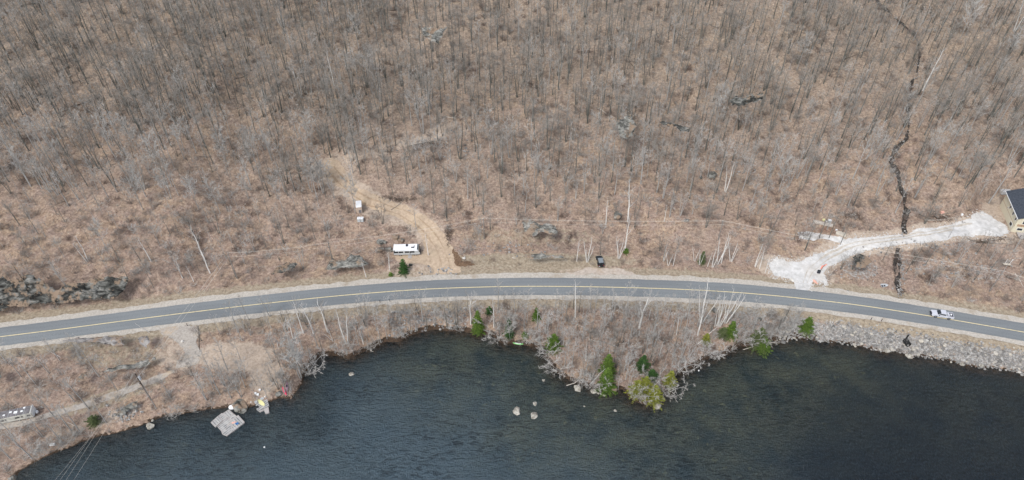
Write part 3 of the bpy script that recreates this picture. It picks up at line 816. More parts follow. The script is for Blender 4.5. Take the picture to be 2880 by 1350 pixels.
# ---- bases of the trees the photo lets one tell apart (photo pixels): (x, y, kind) -- s single, m forked, b big forked
def T4(ox, oy, L): return [(ox + x * 0.3725, oy + y * 0.3725, k) for x, y, k in L]
NAMED = T4(0, 0, [(1600, 135, 'm'), (1640, 310, 's'), (1890, 385, 's'), (1880, 420, 'm'), (1600, 425, 's'), (1490, 515, 's'), (1620, 580, 's'), (1665, 545, 's'), (1610, 700, 'b'), (1300, 445, 'b'), (1200, 350, 's'),
    (1215, 895, 'b'), (1365, 690, 'm'), (1220, 690, 's'), (1020, 735, 'b'), (1075, 1000, 'b'), (1430, 380, 's'), (1555, 1115, 's'), (1430, 965, 's'), (1240, 1130, 's'), (1690, 1075, 's'), (1635, 1010, 'm'), (515, 1180, 'm'),
    (220, 1140, 's'), (1760, 340, 's'), (680, 315, 's'), (655, 375, 's'), (580, 470, 'm'), (530, 465, 's'), (240, 610, 's'), (1785, 570, 's'), (1895, 745, 's'), (1795, 780, 's'), (1480, 780, 's'), (1540, 880, 's'), (485, 970, 's'), (850, 940, 's'), (300, 790, 's')])
NAMED += T4(720, 0, [(230, 525, 'b'), (375, 710, 'b'), (505, 680, 's'), (525, 600, 's'), (840, 660, 'b'), (740, 730, 'm'), (1100, 650, 'm'), (1165, 565, 'm'), (1215, 140, 'm'), (1335, 390, 'b'), (1380, 335, 's'), (1285, 440, 's'),
    (1105, 290, 's'), (1055, 80, 'm'), (995, 220, 'm'), (955, 250, 's'), (1220, 860, 's'), (1300, 865, 'b'), (1400, 850, 's'), (570, 1130, 'm'), (675, 1165, 'b'), (170, 1025, 's'), (60, 885, 's'), (935, 700, 's'), (1245, 420, 's'),
    (1635, 405, 's'), (1770, 130, 's'), (1825, 380, 's'), (1690, 610, 'm'), (1800, 740, 's'), (1770, 740, 's'), (1580, 705, 's'), (1540, 385, 's'), (1500, 455, 's'), (1630, 1070, 's'), (1540, 1200, 'm'), (1680, 1200, 's'), (460, 180, 's'), (350, 200, 'm'), (130, 720, 's'), (1910, 60, 's')])
NAMED += T4(1440, 0, [(90, 620, 'b'), (215, 640, 'b'), (150, 760, 's'), (290, 555, 's'), (430, 555, 'b'), (350, 680, 's'), (420, 640, 's'), (550, 130, 'm'), (515, 510, 's'), (570, 515, 's'), (650, 390, 's'), (735, 385, 'b'), (710, 90, 's'),
    (765, 480, 's'), (1025, 400, 's'), (1065, 460, 's'), (1065, 150, 's'), (1230, 330, 'm'), (1310, 230, 's'), (1380, 225, 's'), (1410, 345, 's'), (1610, 360, 'b'), (1465, 660, 'b'), (1545, 570, 's'), (1600, 660, 's'), (1655, 710, 's'),
    (1735, 740, 's'), (1795, 740, 'm'), (1185, 700, 's'), (1175, 860, 's'), (1255, 905, 's'), (1385, 835, 's'), (1400, 1050, 's'), (785, 980, 'm'), (875, 985, 'm'), (1005, 930, 's'), (1040, 930, 's'), (270, 1130, 'b'), (1310, 1190, 's'),
    (1700, 835, 's'), (1890, 800, 's'), (1460, 1135, 's'), (1515, 45, 's'), (1550, 45, 's'), (1880, 790, 'm')])
NAMED += T4(2160, 0, [(40, 140, 's'), (230, 310, 's'), (330, 370, 'm'), (490, 355, 's'), (700, 435, 's'), (530, 540, 's'), (765, 1020, 'm'), (725, 1055, 's'), (885, 920, 'm'), (225, 860, 's'), (75, 820, 'm'), (290, 740, 'm'), (175, 850, 's'),
    (1690, 885, 'b'), (1555, 720, 's'), (1270, 720, 'm'), (555, 1040, 's'), (270, 1200, 'm'), (20, 980, 'm'), (690, 860, 's'), (770, 700, 's'), (1290, 900, 's'), (1180, 1020, 's'), (1690, 1200, 's'), (1020, 110, 's'), (375, 1100, 'm'), (600, 300, 's')])
NAMED += T4(0, 450, [(520, 350, 's'), (595, 300, 'm'), (885, 240, 'm'), (430, 120, 's'), (1300, 200, 's'), (970, 900, 's'), (1160, 965, 's'), (1380, 890, 's'), (1510, 860, 's'), (1500, 620, 'b'), (155, 500, 's'), (490, 470, 's'), (510, 970, 'm'),
    (165, 890, 's'), (1655, 555, 'm'), (1785, 890, 's'), (780, 765, 's'), (905, 775, 's'), (480, 200, 's'), (1210, 650, 's'), (1060, 760, 's'), (1925, 690, 'm'), (1280, 230, 's'), (1010, 120, 's'), (330, 700, 's'), (290, 560, 's')])
NAMED += T4(720, 450, [(955, 480, 'b'), (555, 585, 'm'), (210, 630, 'm'), (580, 790, 's'), (1210, 520, 's'), (1140, 185, 's'), (1440, 440, 'm'), (1345, 400, 's'), (1640, 360, 's'), (1715, 410, 'm'), (1855, 100, 'b'), (735, 200, 's'), (790, 110, 's'),
    (1600, 290, 's'), (380, 380, 's'), (210, 390, 's'), (240, 270, 's'), (1160, 170, 's'), (1010, 180, 's')])
NAMED += T4(1440, 450, [(400, 160, 'b'), (655, 290, 'b'), (180, 360, 'm'), (345, 460, 'm'), (550, 480, 's'), (1140, 760, 's'), (1270, 420, 'b'), (1190, 430, 'm'), (1465, 510, 'b'), (1700, 450, 'm'), (1025, 440, 's'), (1080, 160, 's'), (480, 100, 's'), (750, 170, 's'),
    (970, 180, 's'), (1340, 290, 's'), (1240, 240, 's'), (1800, 350, 's'), (1600, 420, 's'), (1740, 230, 's'), (100, 400, 's')])
NAMED += T4(2160, 450, [(1180, 480, 'b'), (280, 680, 'm'), (410, 230, 's'), (265, 600, 's'), (385, 590, 's'), (460, 590, 's'), (545, 640, 's'), (865, 755, 's'), (1085, 790, 's'), (1190, 790, 's'), (1430, 780, 'm'), (1760, 870, 's'), (600, 360, 's'), (960, 400, 's'),
    (10, 560, 'm'), (1360, 590, 's'), (830, 160, 's'), (640, 350, 's'), (1680, 830, 's')])
# trees of the strip between road and lake
STRIP = [(1436, 955, 'm'), (1474, 927, 's'), (1510, 920, 's'), (1559, 882, 's'), (1608, 1032, 's'), (1637, 960, 's'), (1726, 994, 's'), (1797, 945, 's'), (1837, 974, 'b'), (1772, 1024, 'b'), (1720, 903, 'm'), (1916, 1004, 'm'), (852, 985, 's'),
    (1010, 973, 's'), (1022, 959, 's'), (1060, 930, 's'), (1100, 915, 's'), (1840, 930, 's'), (1690, 930, 's'), (1660, 870, 's'), (1590, 900, 's'), (1540, 960, 's'), (1480, 880, 's'), (1400, 880, 's'), (1250, 900, 's'), (1190, 905, 's'),
    (1120, 890, 's'), (1300, 905, 's'), (1760, 880, 's'), (1880, 900, 's'), (1930, 930, 'm'), (2072, 918, 's'), (760, 890, 'm'), (700, 900, 's'), (670, 935, 's'), (580, 1125, 'm'), (620, 1110, 's'), (650, 1120, 's'), (690, 1090, 's'), (560, 1060, 's'), (600, 1060, 's'), (640, 1040, 's'),
    (680, 1020, 's'), (480, 1120, 's'), (300, 1190, 's'), (200, 1210, 'm'), (160, 1180, 's'), (120, 1230, 'm'), (60, 1260, 's'), (30, 1290, 'm'), (90, 1290, 's'), (40, 1230, 's'), (180, 1250, 's'), (225, 1215, 's'), (100, 1080, 's'), (140, 1050, 'm'), (60, 1060, 's'), (170, 1015, 's'), (280, 1060, 's'),
    (20, 1020, 's'), (210, 1130, 's'), (250, 1150, 's'), (330, 1100, 's'), (440, 1150, 's'), (230, 1010, 's')]
def stem_word(k): return {'s': 'single trunk', 'm': 'forked trunk', 'b': 'many-stemmed'}[k]
def where_hill(px, py):
    if py > 560: row = 'just above the road'
    elif py > 330: row = 'half way up the hillside'
    else: row = 'high on the hillside'
    if px < 420: col = 'at the far left'
    elif px < 900: col = 'left of the sandy track'
    elif px < 1330: col = 'by the sandy track'
    elif px < 1720: col = 'above the parked black car'
    elif px < 2160: col = 'left of the gravel drive'
    elif px < 2500: col = 'left of the dark stream'
    else: col = 'right of the dark stream'
    return row, col
def where_strip(px):
    if px < 420: return 'beside the footpath at left'
    if px < 780: return 'near the docks below the road'
    if px < 1340: return 'above the bay between road and water'
    if px < 1620: return 'beside the green kayak shore'
    return 'on the wooded point in the lake'
KINDI = {'s': (0, 2, 4, 6, 8, 9), 'm': (1, 7), 'b': (3, 5)}
used = []
def bare(px, py, k, strip=False, h=None, filler=False):
    x, y = at2(px, py)
    h = h or (rnd.uniform(14.5, 18.5) if not strip else rnd.uniform(9.5, 14))
    if k != 's' and not strip: h *= 1.08
    if not strip and py > 600: h *= 0.62
    elif not strip and py > 500: h *= 0.8
    i = rnd.choice(KINDI[k])
    pal = (strip and (px < 1340 or rnd.random() < 0.8)) or (not strip and py > 480 and rnd.random() < .35)
    if strip:
        lab = f"bare {'pale grey' if pal else 'dark grey'} tree with {stem_word(k)}, {where_strip(px)}"
        grp = f"bare {'pale' if pal else 'dark'} trees {where_strip(px)}"
    else:
        row, col = where_hill(px, py)
        tn = 'pale' if pal else 'dark'; lab = f"{tn} bare {stem_word(k)} tree {row}, {col}"
        grp = f"{tn} bare trees {row} {col}"
    used.append((x, y))
    put_tree('bare_tree', 'pale_oak' if pal else 'oak', OAK, i, M_BARKP if pal else M_BARK, M_TWIGP if pal else M_TWIG, (x, y), h, rnd.uniform(0, 6.28), lab, 'tree', grp)
for px, py, k in NAMED: bare(px, py, k)
for px, py, k in STRIP: bare(px, py, k, True)
n_ind = len(NAMED) + len(STRIP)

def spot(px, py): return at2(px, py)
# ---- pale round-crowned trees
for px, py, i, h, lab in [(402, 590, 0, 11, "pale grey round-crowned bare tree far left above the cut rock"), (870, 530, 1, 11, "pale bare tree with wide crown left of the sandy track's upper end"),
        (1000, 600, 2, 12, "pale bare tree leaning over beside the white storage box"), (1805, 440, 2, 12, "pale bare tree with white crown above the tall white birch"), (1700, 470, 1, 10, "pale bushy bare tree above the black car"),
        (2190, 540, 0, 11, "pale bare tree with fan-shaped crown above the gravel drive"), (2015, 345, 2, 12, "pale bare tree high on the hillside between birch and stream"), (2530, 330, 1, 11, "pale bare tree leaning over the dark stream"),
        (480, 560, 1, 10, "pale bare tree right of the round-crowned pale tree"), (620, 600, 0, 10, "broad pale bare tree in the left woods above the utility pole"), (560, 590, 2, 11, "pale bare tree left of the broad pale one"),
        (780, 560, 1, 10, "small pale bare tree in the brush left of the white storage box"), (450, 480, 2, 12, "pale grey tree with crooked crown in the upper left woods"), (880, 410, 0, 10, "pale misty crown above the sandy track"),
        (640, 470, 1, 11, "pale grey crown in the middle of the left woods"), (300, 700, 2, 9, "pale bare tree above the cut rock at left"), (848, 1066, 1, 15, "tall pale bare tree leaning out at the lake edge above the pink kayak"),
        (1436, 950, 2, 9, "pale bare tree with wide crown left of the green kayak"), (1700, 925, 0, 7, "small pale bare tree in the middle of the wooded point"), (2100, 900, 1, 5, "low pale bare bush at the right root of the wooded point"),
        (2160, 905, 0, 5, "low pale bare bush next to the riprap slope"), (985, 950, 2, 6, "pale bare bush above the bay"), (1150, 905, 0, 5, "low pale bare bush above the head of the bay"), (1085, 925, 1, 5, "pale bare bush between birches and the head of the bay"),
        (1240, 910, 2, 5, "pale bare bush left of the bright narrow evergreen"), (1745, 420, 0, 9, "pale bushy crown beside the grey rocks on the hill"), (1010, 140, 2, 12, "pale misty crown high above the sandy track"), (2240, 200, 2, 12, "pale misty crown at upper right left of the stream"),
        (2700, 110, 0, 12, "broad pale bare tree at the upper right corner"), (2820, 180, 1, 12, "pale bare tree at the upper right edge")]:
    x, y = spot(px, py); used.append((x, y))
    put_tree('pale_tree', 'pale', PALE, i, M_BARKP, M_TWIGP, (x, y), h * 1.15, rnd.uniform(0, 6.28), lab, 'tree', 'pale grey leafless trees')
# ---- white birches
BL = [(1765, 622, 3, 13, 'tall white birch with open crown right of the round boulder'), (1704, 632, 0, 9, 'thin white birch left of the round boulder'), (1868, 622, 0, 6, 'short thin white birch right of the tall one'),
    (2040, 538, 1, 11, 'white birch pair with bright crown high above the birch row'), (1651, 737, 2, 8, 'white birch clump left of the black car'), (1740, 727, 2, 9, 'white birch clump right of the black car'),
    (1622, 735, 0, 7, 'lone thin birch left of the birch clump by the black car'), (1757, 708, 0, 12, 'tall leaning birch behind the clump right of the black car'), (1866, 735, 1, 6, 'slim white birch pair above the road kerb stones'),
    (1880, 747, 4, 5, 'low leaning birch stems right of the slim pair'), (1893, 748, 0, 5, 'single short leaning birch by the road'), (1954, 734, 4, 5, 'birch stems left of the narrow olive evergreen'),
    (1967, 744, 4, 6, 'birch stems standing in front of the narrow olive evergreen'), (1990, 750, 0, 5, 'short birch right of the narrow olive evergreen'), (2004, 752, 1, 7, 'white birch pair in the roadside row'),
    (2018, 742, 2, 9, 'widest white birch clump in the roadside row'), (2028, 740, 0, 10, 'tallest single birch of the roadside row'), (2056, 735, 4, 8, 'spreading birch clump near the left end of the gravel drive'),
    (2123, 750, 1, 8, 'birch pair left of the gravel drive mouth'), (2136, 756, 0, 7, 'leaning birch beside the gravel drive mouth'), (2152, 768, 0, 6, 'low leaning birch touching the gravel drive'),
    (591, 768, 3, 10, 'white birch with claw-like crown above the wires'), (545, 792, 0, 6, 'white leaning stem at left above the road'), (575, 730, 3, 11, 'bright white tree crown left of the pole in the woods'), (425, 735, 0, 9, 'pale leaning birch in the left woods'),
    (246, 735, 1, 9, 'pale birch pair far left in the woods'), (513, 782, 0, 7, 'short white stem left above the road bend'), (940, 240, 0, 12, 'lone thin white birch high on the hill'), (2595, 255, 0, 14, 'tall bright birch right of the dark stream'),
    (2853, 86, 2, 13, 'white birch clump at the upper right corner'), (2866, 600, 0, 5, 'thin pale birch by the cream house'), (2851, 706, 0, 8, 'white trunk below the cream house'), (2780, 572, 0, 15, 'long pale trunk left of the cream house'),
    (854, 937, 0, 11, 'leftmost of the slim white birches above the docks'), (882, 938, 3, 11, 'white birch with wide fork above the docks'), (922, 934, 3, 11, 'white birch right of the wide forked one'), (936, 960, 0, 6, 'broken white birch at the bay'),
    (976, 967, 1, 12, 'tall white birch pair leaning left at the bay'), (824, 952, 0, 8, 'pale leaning birch beside the big grey tree above the docks'), (1324, 912, 3, 11, 'white birch left of the bright narrow evergreen'), (1389, 920, 0, 11, 'white birch right of the bright narrow evergreen'),
    (1618, 893, 0, 13, 'tall straight birch crossing the yellow line, middle of the strip'), (1797, 923, 3, 13, 'tall white birch crossing the road, right of the straight one'), (1647, 1014, 0, 6, 'white snag near the tip of the wooded point'),
    (1902, 942, 0, 7, 'leaning bare white stem on the wooded point'), (1971, 908, 2, 13, 'large white birch clump crossing the road at the point'), (1962, 942, 0, 13, 'curved white birch leaning right from the point'), (2012, 918, 1, 9, 'white birch pair behind the round green pine'),
    (2022, 918, 2, 11, 'white birch clump behind the round green pine'), (2040, 908, 2, 11, 'white birch clump with wide tops over the road'), (2058, 892, 1, 9, 'white birch pair nearest the road at the point'), (2335, 918, 4, 4, 'small white stems on the riprap slope'),
    (1030, 780, 0, 6, 'thin white stem left of the dark green fir'), (1022, 968, 0, 6, 'thin white stem above the bay'), (1096, 760, 0, 7, 'pale stem left of the small green fir'), (1205, 718, 0, 8, 'thin white stem right of the trailer with white roof')]
for px, py, i, h, lab in BL:
    x, y = spot(px, py); used.append((x, y))
    dull = lab.startswith('long pale trunk') or lab.startswith('white trunk below')
    put_tree('birch_tree', 'birch' + str(dull), BIRCH, i, M_BARKP if dull else M_BIRCH, M_BTWIG, (x, y), h * 1.2, rnd.uniform(0, 6.28), lab, 'birch tree', 'white barked birches')
# ---- bare branches leaning out over the water
for px, py, i, h, lab, rz in [(1414, 946, 2, 6.5, 'grey bare branches fanning over the bay left of the green kayak', 0), (1500, 955, 0, 5.5, 'bare branches hanging over the water right of the green kayak', 0.3), (1540, 985, 2, 5, 'bare thicket at the left shore of the point', 0.2),
        (1585, 1040, 2, 6, 'white curved dead tree reaching left over the water', -0.4), (1640, 1068, 0, 5, 'bare branches above the pale boulder at the point', -0.2), (1668, 1080, 0, 5, 'dead branches left of the tall bright evergreen', 0.2),
        (1800, 1110, 0, 5.5, 'grey dead branches at the tip of the point', 0), (1868, 1105, 1, 5, 'bare branches right of the tip of the point', 0.2), (1905, 1030, 1, 6, 'tan bare branches on the right shore of the point', -0.2),
        (1985, 990, 0, 5.5, 'fan of pale branches over the right cove', 0.2), (2085, 955, 0, 6, 'white dead tree hanging into the right cove', 0), (2135, 960, 1, 4.5, 'bare branches right of the wide olive evergreen', 0.2),
        (980, 985, 0, 4.5, 'grey bare bush at the waterline of the bay', 0), (862, 1050, 1, 6, 'dead white branches reaching right over the lake', 0.9), (505, 1160, 0, 4, 'pale dead branches at the shore left of the dock', 0.2), (195, 1240, 1, 4, 'bare shrub at the lower left shoreline', 0),
        (150, 1262, 0, 5, 'bare branches at the shore below the white tank', 0), (1830, 1060, 2, 5, 'grey branches in front of the dark evergreen on the point', 0.6), (1040, 975, 1, 3.5, 'low bare shrub at the head of the bay', 0.1), (2010, 995, 2, 4, 'low bare branches on the cove shore', 0.3),
        (2180, 935, 1, 5, 'dense bare shrub at the left end of the riprap', 1.2), (2215, 930, 0, 4.5, 'dense bare shrub on the left part of the riprap', 2.4), (1130, 940, 0, 4, 'bare shrub at the bay beside the dark rocks', 0.4), (1290, 915, 2, 4, 'bare shrub left of the bright narrow evergreen', 0.1)]:
    x, y = spot(px, py)
    put_tree('shore_shrub', 'shore', SHORE, i, M_BARKP, M_TWIGP, (x, y), h * 1.35, rz, lab, 'shrub', 'bare shrubs leaning over the shore', z=max(0.1, float(hz(x, y))), parts=('stem', 'branches'))
for px, py, i, h, lab, tl in [(1690, 1108, 0, 6, 'white dead trunk sticking into the water at the point', (-1.75, 0.2)), (1722, 1098, 0, 5, 'thin white dead trunk fallen into the lake at the point', (1.9, 0.25)), (1662, 1078, 1, 8, 'leaning white dead tree with stubs beside the tall evergreen', (0.15, 0.45)),
        (1855, 1000, 0, 6, 'cut pale stump trunk on the right side of the point', None), (1835, 1015, 0, 4, 'short grey snag on the point', None), (1965, 965, 1, 8, 'fallen white tree lying toward the road on the point', (-0.2, 1.1)), (2450, 965, 0, 3, 'short weathered snag on the riprap', (0.9, 0.7)),
        (936, 958, 1, 6, 'broken white tree with dropped branches by the bay', (0.2, -0.3)), (780, 965, 1, 4, 'small curved white branch on the sandy clearing', (1.3, 0.5)), (420, 935, 0, 6, 'leaning thin dead stem below the road at left', (0.1, -0.35)), (240, 960, 0, 5, 'leaning white dead stem on the left bedrock', (0.1, -0.35)), (170, 1005, 0, 5, 'leaning white dead stem left of the bedrock', (0.1, -0.3))]:
    x, y = spot(px, py)
    put_tree('dead_tree', 'snag', SNAG, i, M_BIRCH, M_BTWIG, (x, y), h, 0.3, lab, 'dead tree', 'white dead trees and snags', z=max(0.0, float(hz(x, y))), tilt=tl, parts=('trunk', 'branches'))

# ---- evergreens
EV = [(1345, 936, 8.6, 1.75, M_FIRB, 'bright green narrow evergreen on the shore at the head of the bay'), (1137, 768, 5.4, 1.7, M_FIRD, 'small dark green fir below the trailer with white roof'), (1432, 948, 7.5, 1.3, M_FIRD, 'thin dark evergreen behind bare branches left of the green kayak'),
      (1556, 982, 6.0, 2.3, M_FIRB, 'bushy evergreen at the left shore of the point'), (1706, 1050, 7.5, 2.1, M_FIRB, 'upper of the two bright evergreens on the left of the point'), (1703, 1096, 8.6, 2.6, M_FIRB, 'lower and larger of the two bright evergreens on the point'),
      (1805, 1038, 5.4, 2.0, M_FIRD, 'dark green evergreen in the middle of the point'), (1832, 1064, 3.6, 1.8, M_FIRD, 'low dark evergreen among grey branches on the point'), (1790, 1108, 5.4, 2.6, M_FIRY, 'left one of the yellow-green evergreens at the tip of the point'),
      (1836, 1128, 6.4, 2.4, M_FIRY, 'yellow-green evergreen at the very tip of the point'), (1812, 1098, 5.5, 2.3, M_FIRY, 'middle yellow-green evergreen at the tip of the point'), (1880, 1085, 6.0, 1.9, M_FIRY, 'thin yellow-green evergreen on the right side of the point'),
      (2052, 944, 5.6, 2.1, M_FIRB, 'round bright green pine below the birch clumps'), (2030, 946, 3.6, 1.7, M_FIRG, 'dull evergreen left of the round bright pine'), (1984, 962, 3.4, 1.4, M_FIRY, 'small yellow-green evergreen on the right of the point'), (2128, 972, 6.8, 3.2, M_FIRG, 'wide olive evergreen over the right cove'),
      (2142, 984, 4.6, 2.2, M_FIRB, 'small evergreen at the water in front of the wide olive one'), (2264, 930, 5.4, 2.4, M_FIRB, 'round green pine at the top of the riprap'), (1972, 740, 4.6, 1.0, M_FIRG, 'narrow olive evergreen in the roadside birch row'), (1508, 900, 4.8, 1.1, M_FIRB, 'thin patchy evergreen in the strip above the green kayak'),
      (1476, 948, 2.2, 0.9, M_FIRB, 'tiny evergreen bush left above the green kayak'), (268, 1190, 2.8, 2.0, M_FIRG, 'olive evergreen bush below the footpath'), (1760, 712, 2.0, 0.9, M_FIRB, 'tiny green shrub beside the birch clump right of the black car'), (1376, 880, 2.6, 1.0, M_FIRD, 'tiny dark evergreen right of the bright narrow one'),
      (1100, 776, 1.5, 0.7, M_FIRB, 'tiny green sapling left of the small dark fir')]
for n_, (px, py, h, rb, m, lab) in enumerate(EV):
    x, y = spot(px, py)
    (tv, tf), (kv, kf) = gen_conifer(700 + n_, h * 1.12, rb * 1.25, tuft=0.48)
    e = empty('evergreen_tree', (x, y, max(0.05, float(hz(x, y)))), 0, lab, 'evergreen tree', 'green conifers')
    link(bpy.data.objects.new('trunk', mesh_np('trunk', tv, tf, M_BARK)), e); link(bpy.data.objects.new('crown', mesh_np('crown', kv, kf, m)), e)

# ---- merged masses: the rest of the woods, and brush
def merge(name, P, place, mats, label, cat='woods'):
    """place: list of (variant, x, y, z, scale, rz, matset)"""
    Vs, Fs, Ms = [], [], []; o = 0
    for i, x, y, z, s, rz, mset in place:
        tv, tf, kv, kf, _ = P[i]
        c, sn = math.cos(rz) * s, math.sin(rz) * s
        for k, (v, f) in enumerate(((tv, tf), (kv, kf))):
            if len(v) == 0: continue
            w = np.empty_like(v)
            w[:, 0] = v[:, 0] * c - v[:, 1] * sn + x; w[:, 1] = v[:, 0] * sn + v[:, 1] * c + y; w[:, 2] = v[:, 2] * s + z
            Vs.append(w); Fs.append(f + o); o += len(v); Ms.append(np.full(len(f), mset * 2 + k, np.int32))
    me = mesh_np(name, np.concatenate(Vs), np.concatenate(Fs), mats, np.concatenate(Ms))
    struct(name, me, 'stuff', label=label, cat=cat)
PATCHES = [[at2(*p) for p in q] for q in (
    [(885, 440), (960, 560), (1130, 630), (1185, 700), (1100, 745), (1300, 775), (1300, 720), (1240, 620), (1100, 550), (990, 490), (985, 440)],
    [(2150, 760), (2180, 715), (2380, 660), (2740, 600), (2790, 570), (2880, 500), (2880, 680), (2500, 705), (2330, 760), (2320, 815), (2230, 820)],
    [(990, 560), (1035, 560), (1035, 630), (990, 630)], [(1100, 670), (1200, 670), (1200, 735), (1100, 735)])]
def density(px, py):
    if py > 640: return 0.10 if 900 < px < 2150 else 0.45
    if py > 560: return 0.45
    return 1.0
def free(x, y, pad=0):
    for q in PATCHES:
        if inside(np.array([x]), np.array([y]), q)[0]: return False
    return True
place = []; cell = {}
def near(x, y, d):
    i, j = int(x // 3), int(y // 3)
    for a in (-1, 0, 1):
        for b in (-1, 0, 1):
            for (u, v) in cell.get((i + a, j + b), ()):
                if (u - x) ** 2 + (v - y) ** 2 < d * d: return True
    return False
for x, y in used: cell.setdefault((int(x // 3), int(y // 3)), []).append((x, y))
n_try = 0
while n_try < 18500:
    n_try += 1
    x = rnd.uniform(-235, 235); y = rnd.uniform(120, 305)
    s = float(road_s(x, y))
    if s < 12: continue
    z = float(hz(x, y)); px, py = proj(x, y, z)
    if py < -110 or px < -150 or px > 3030: continue
    if rnd.random() > density(px, py) * (1.25 if px < 1100 and py < 420 else 0.75) * (0.55 + 0.9 * (0.5 + float(fbm(x / 22, y / 22, 2)))): continue
    if near(x, y, 2.1 if px < 1100 else 2.6) or not free(x, y): continue
    if float(pdist(x, y, STREAM_UP)) < 1.6: continue
    cell.setdefault((int(x // 3), int(y // 3)), []).append((x, y))
    h = rnd.uniform(9, 15.5) if py < 560 else rnd.uniform(4.5, 9)
    if rnd.random() < 0.25: h *= 0.6
    pal = rnd.random() < (0.16 if py < 350 else (0.65 if px < 900 else 0.45))
    place.append((rnd.randrange(len(OAK)) if rnd.random() < .9 or py < 300 else len(OAK) + rnd.randrange(3), x, y, z, h / 16, rnd.uniform(0, 6.28), 1 if pal else 0))
print('forest trees', len(place), 'individual bare', n_ind)
merge('forest', OAK + PALE, place, [M_BARK, M_TWIG, M_BARKP, M_TWIGP], 'dense leafless hardwood woods covering the hillside above the road')

# thicket of slender pale trees filling the strip between road and lake
place = []
for _ in range(4200):
    px, py = rnd.uniform(560, 2240), rnd.uniform(850, 1130)
    x, y, z = at(px, py)
    if float(road_s(x, y)) > -8 or bool(inside(x, y, LAKE)) or near(x, y, 1.7): continue
    if px < 1060 and rnd.random() < .6: continue
    if any(abs(px - q[0]) < 26 and -20 < py - q[1] < 62 for q in EV): continue
    if 560 < px < 760 and 960 < py < 1060: continue
    cell.setdefault((int(x // 3), int(y // 3)), []).append((x, y))
    place.append((rnd.randrange(len(OAK)), x, y, z, rnd.uniform(4.5, 10.5) / 16, rnd.uniform(0, 6.28), 1 if rnd.random() < .75 else 0))
print('thicket', len(place))
merge('thicket', OAK, place, [M_BARK, M_TWIG, M_BARKP, M_TWIGP], 'slender pale leafless trees filling the strip between road and lake', 'thicket')

# brush: thin low stems
def gen_brush(seed, n=26, r=1.1, h=1.9):
    g_ = np.random.default_rng(seed); K = TriMesh()
    for _ in range(n):
        a = g_.uniform(0, 6.28); b = np.array([math.cos(a), math.sin(a), 0]) * g_.uniform(0, r * .5); b[2] = -.1
        d = unit(np.array([math.cos(a) * .7, math.sin(a) * .7, 1.0]) + g_.normal(size=3) * .3); L = h * g_.uniform(.5, 1.1)
        q = b + d * L; K.twig(b, q, .026)
        for _k in range(3):
            w = g_.uniform(.3, .9); e0 = b + (q - b) * w
            K.twig(e0, e0 + unit(d + g_.normal(size=3) * .6) * L * .45, .024)
    return (np.zeros((0, 3), np.float32), np.zeros((0, 3), np.int32)) + K.arr() + (h,)
BR = [gen_brush(900 + i) for i in range(6)]
place = []
for _ in range(22000):
    x = rnd.uniform(-225, 225); y = rnd.uniform(78, 300)
    s = float(road_s(x, y))
    if -7 < s < 8: continue
    z = float(hz(x, y))
    if z < 0.15: continue
    px, py = proj(x, y, z)
    if py < -90 or py > 1450 or px < -130 or px > 3010: continue
    cl = 0.5 + float(fbm(x / 10, y / 10, 3))
    dens = 0.55 if s > 0 else 0.6
    if s > 0 and py < 560: dens = 0.34
    if s < 0 and 1060 < px < 2220: dens = 0.95
    if s < 0 and px > 2250: dens = 0.22
    if 1330 < px < 1800 and s > 0 and py > 690: dens = 0.12
    if 560 < px < 760 and 960 < py < 1060: dens = 0.05
    if rnd.random() > dens * (0.25 + 1.5 * cl) or not free(x, y): continue
    pal = 1 if (s < 0 and rnd.random() < 0.55) or rnd.random() < 0.25 else 0
    place.append((rnd.randrange(6), x, y, z, rnd.uniform(.5, 1.25), rnd.uniform(0, 6.28), pal))
print('brush', len(place))
merge('undergrowth', BR, place, [M_BRUSH, M_BRUSH, M_TWIGP, M_TWIGP], 'low bare brush and saplings on the forest floor', 'undergrowth')

# ================================================================== rocks
def gen_rock(seed, flat=0.7, sub=2, rough=0.28):
    import bmesh
    g_ = np.random.default_rng(seed)
    bm = bmesh.new(); bmesh.ops.create_icosphere(bm, subdivisions=sub, radius=1.0)
    pl = [(unit(g_.normal(size=3)), g_.uniform(0.62, 0.9)) for _ in range(9)]
    for v in bm.verts:
        p = np.array(v.co)
        for n_, d in pl:
            k = p @ n_
            if k > d: p = p - n_ * (k - d)
        p = p * (1 + rough * float(fbm(p[0] * 1.5 + seed, p[1] * 1.5 + p[2] * 2.1, 2)))
        v.co = (p[0], p[1], p[2] * flat)
    me = bpy.data.meshes.new('rock'); bm.to_mesh(me); bm.free(); return me
ROCKS = [gen_rock(40 + i) for i in range(7)]
for r_ in ROCKS: r_.materials.append(M_RIP)
def rock_obj(name, me, x, y, z, s, label, group=None, cat='rock', rz=None, sc=(1, 1, 1)):
    o = link(bpy.data.objects.new(name, me))
    o.location = (x, y, z); o.scale = (s * sc[0], s * sc[1], s * sc[2]); o.rotation_euler = (0, 0, rnd.uniform(0, 6.28) if rz is None else rz)
    return tag(o, label, cat, group)
BIG = []
for i in range(5):
    me = gen_rock(80 + i, 0.75, 3, 0.35); me.materials.append(M_BOULDER); BIG.append(me)
GB = []
for i in range(3):
    me = gen_rock(90 + i, 0.7, 3, 0.35); me.materials.append(M_ROCKGREY); GB.append(me)
M_BW = mat("chalky_white_stone", (0.80, 0.78, 0.73), 0.9, col2=(0.5, 0.47, 0.42), scale=1.5, bump=0.3)
WB = gen_rock(97, 0.7, 3, 0.3); WB.materials.append(M_BW)
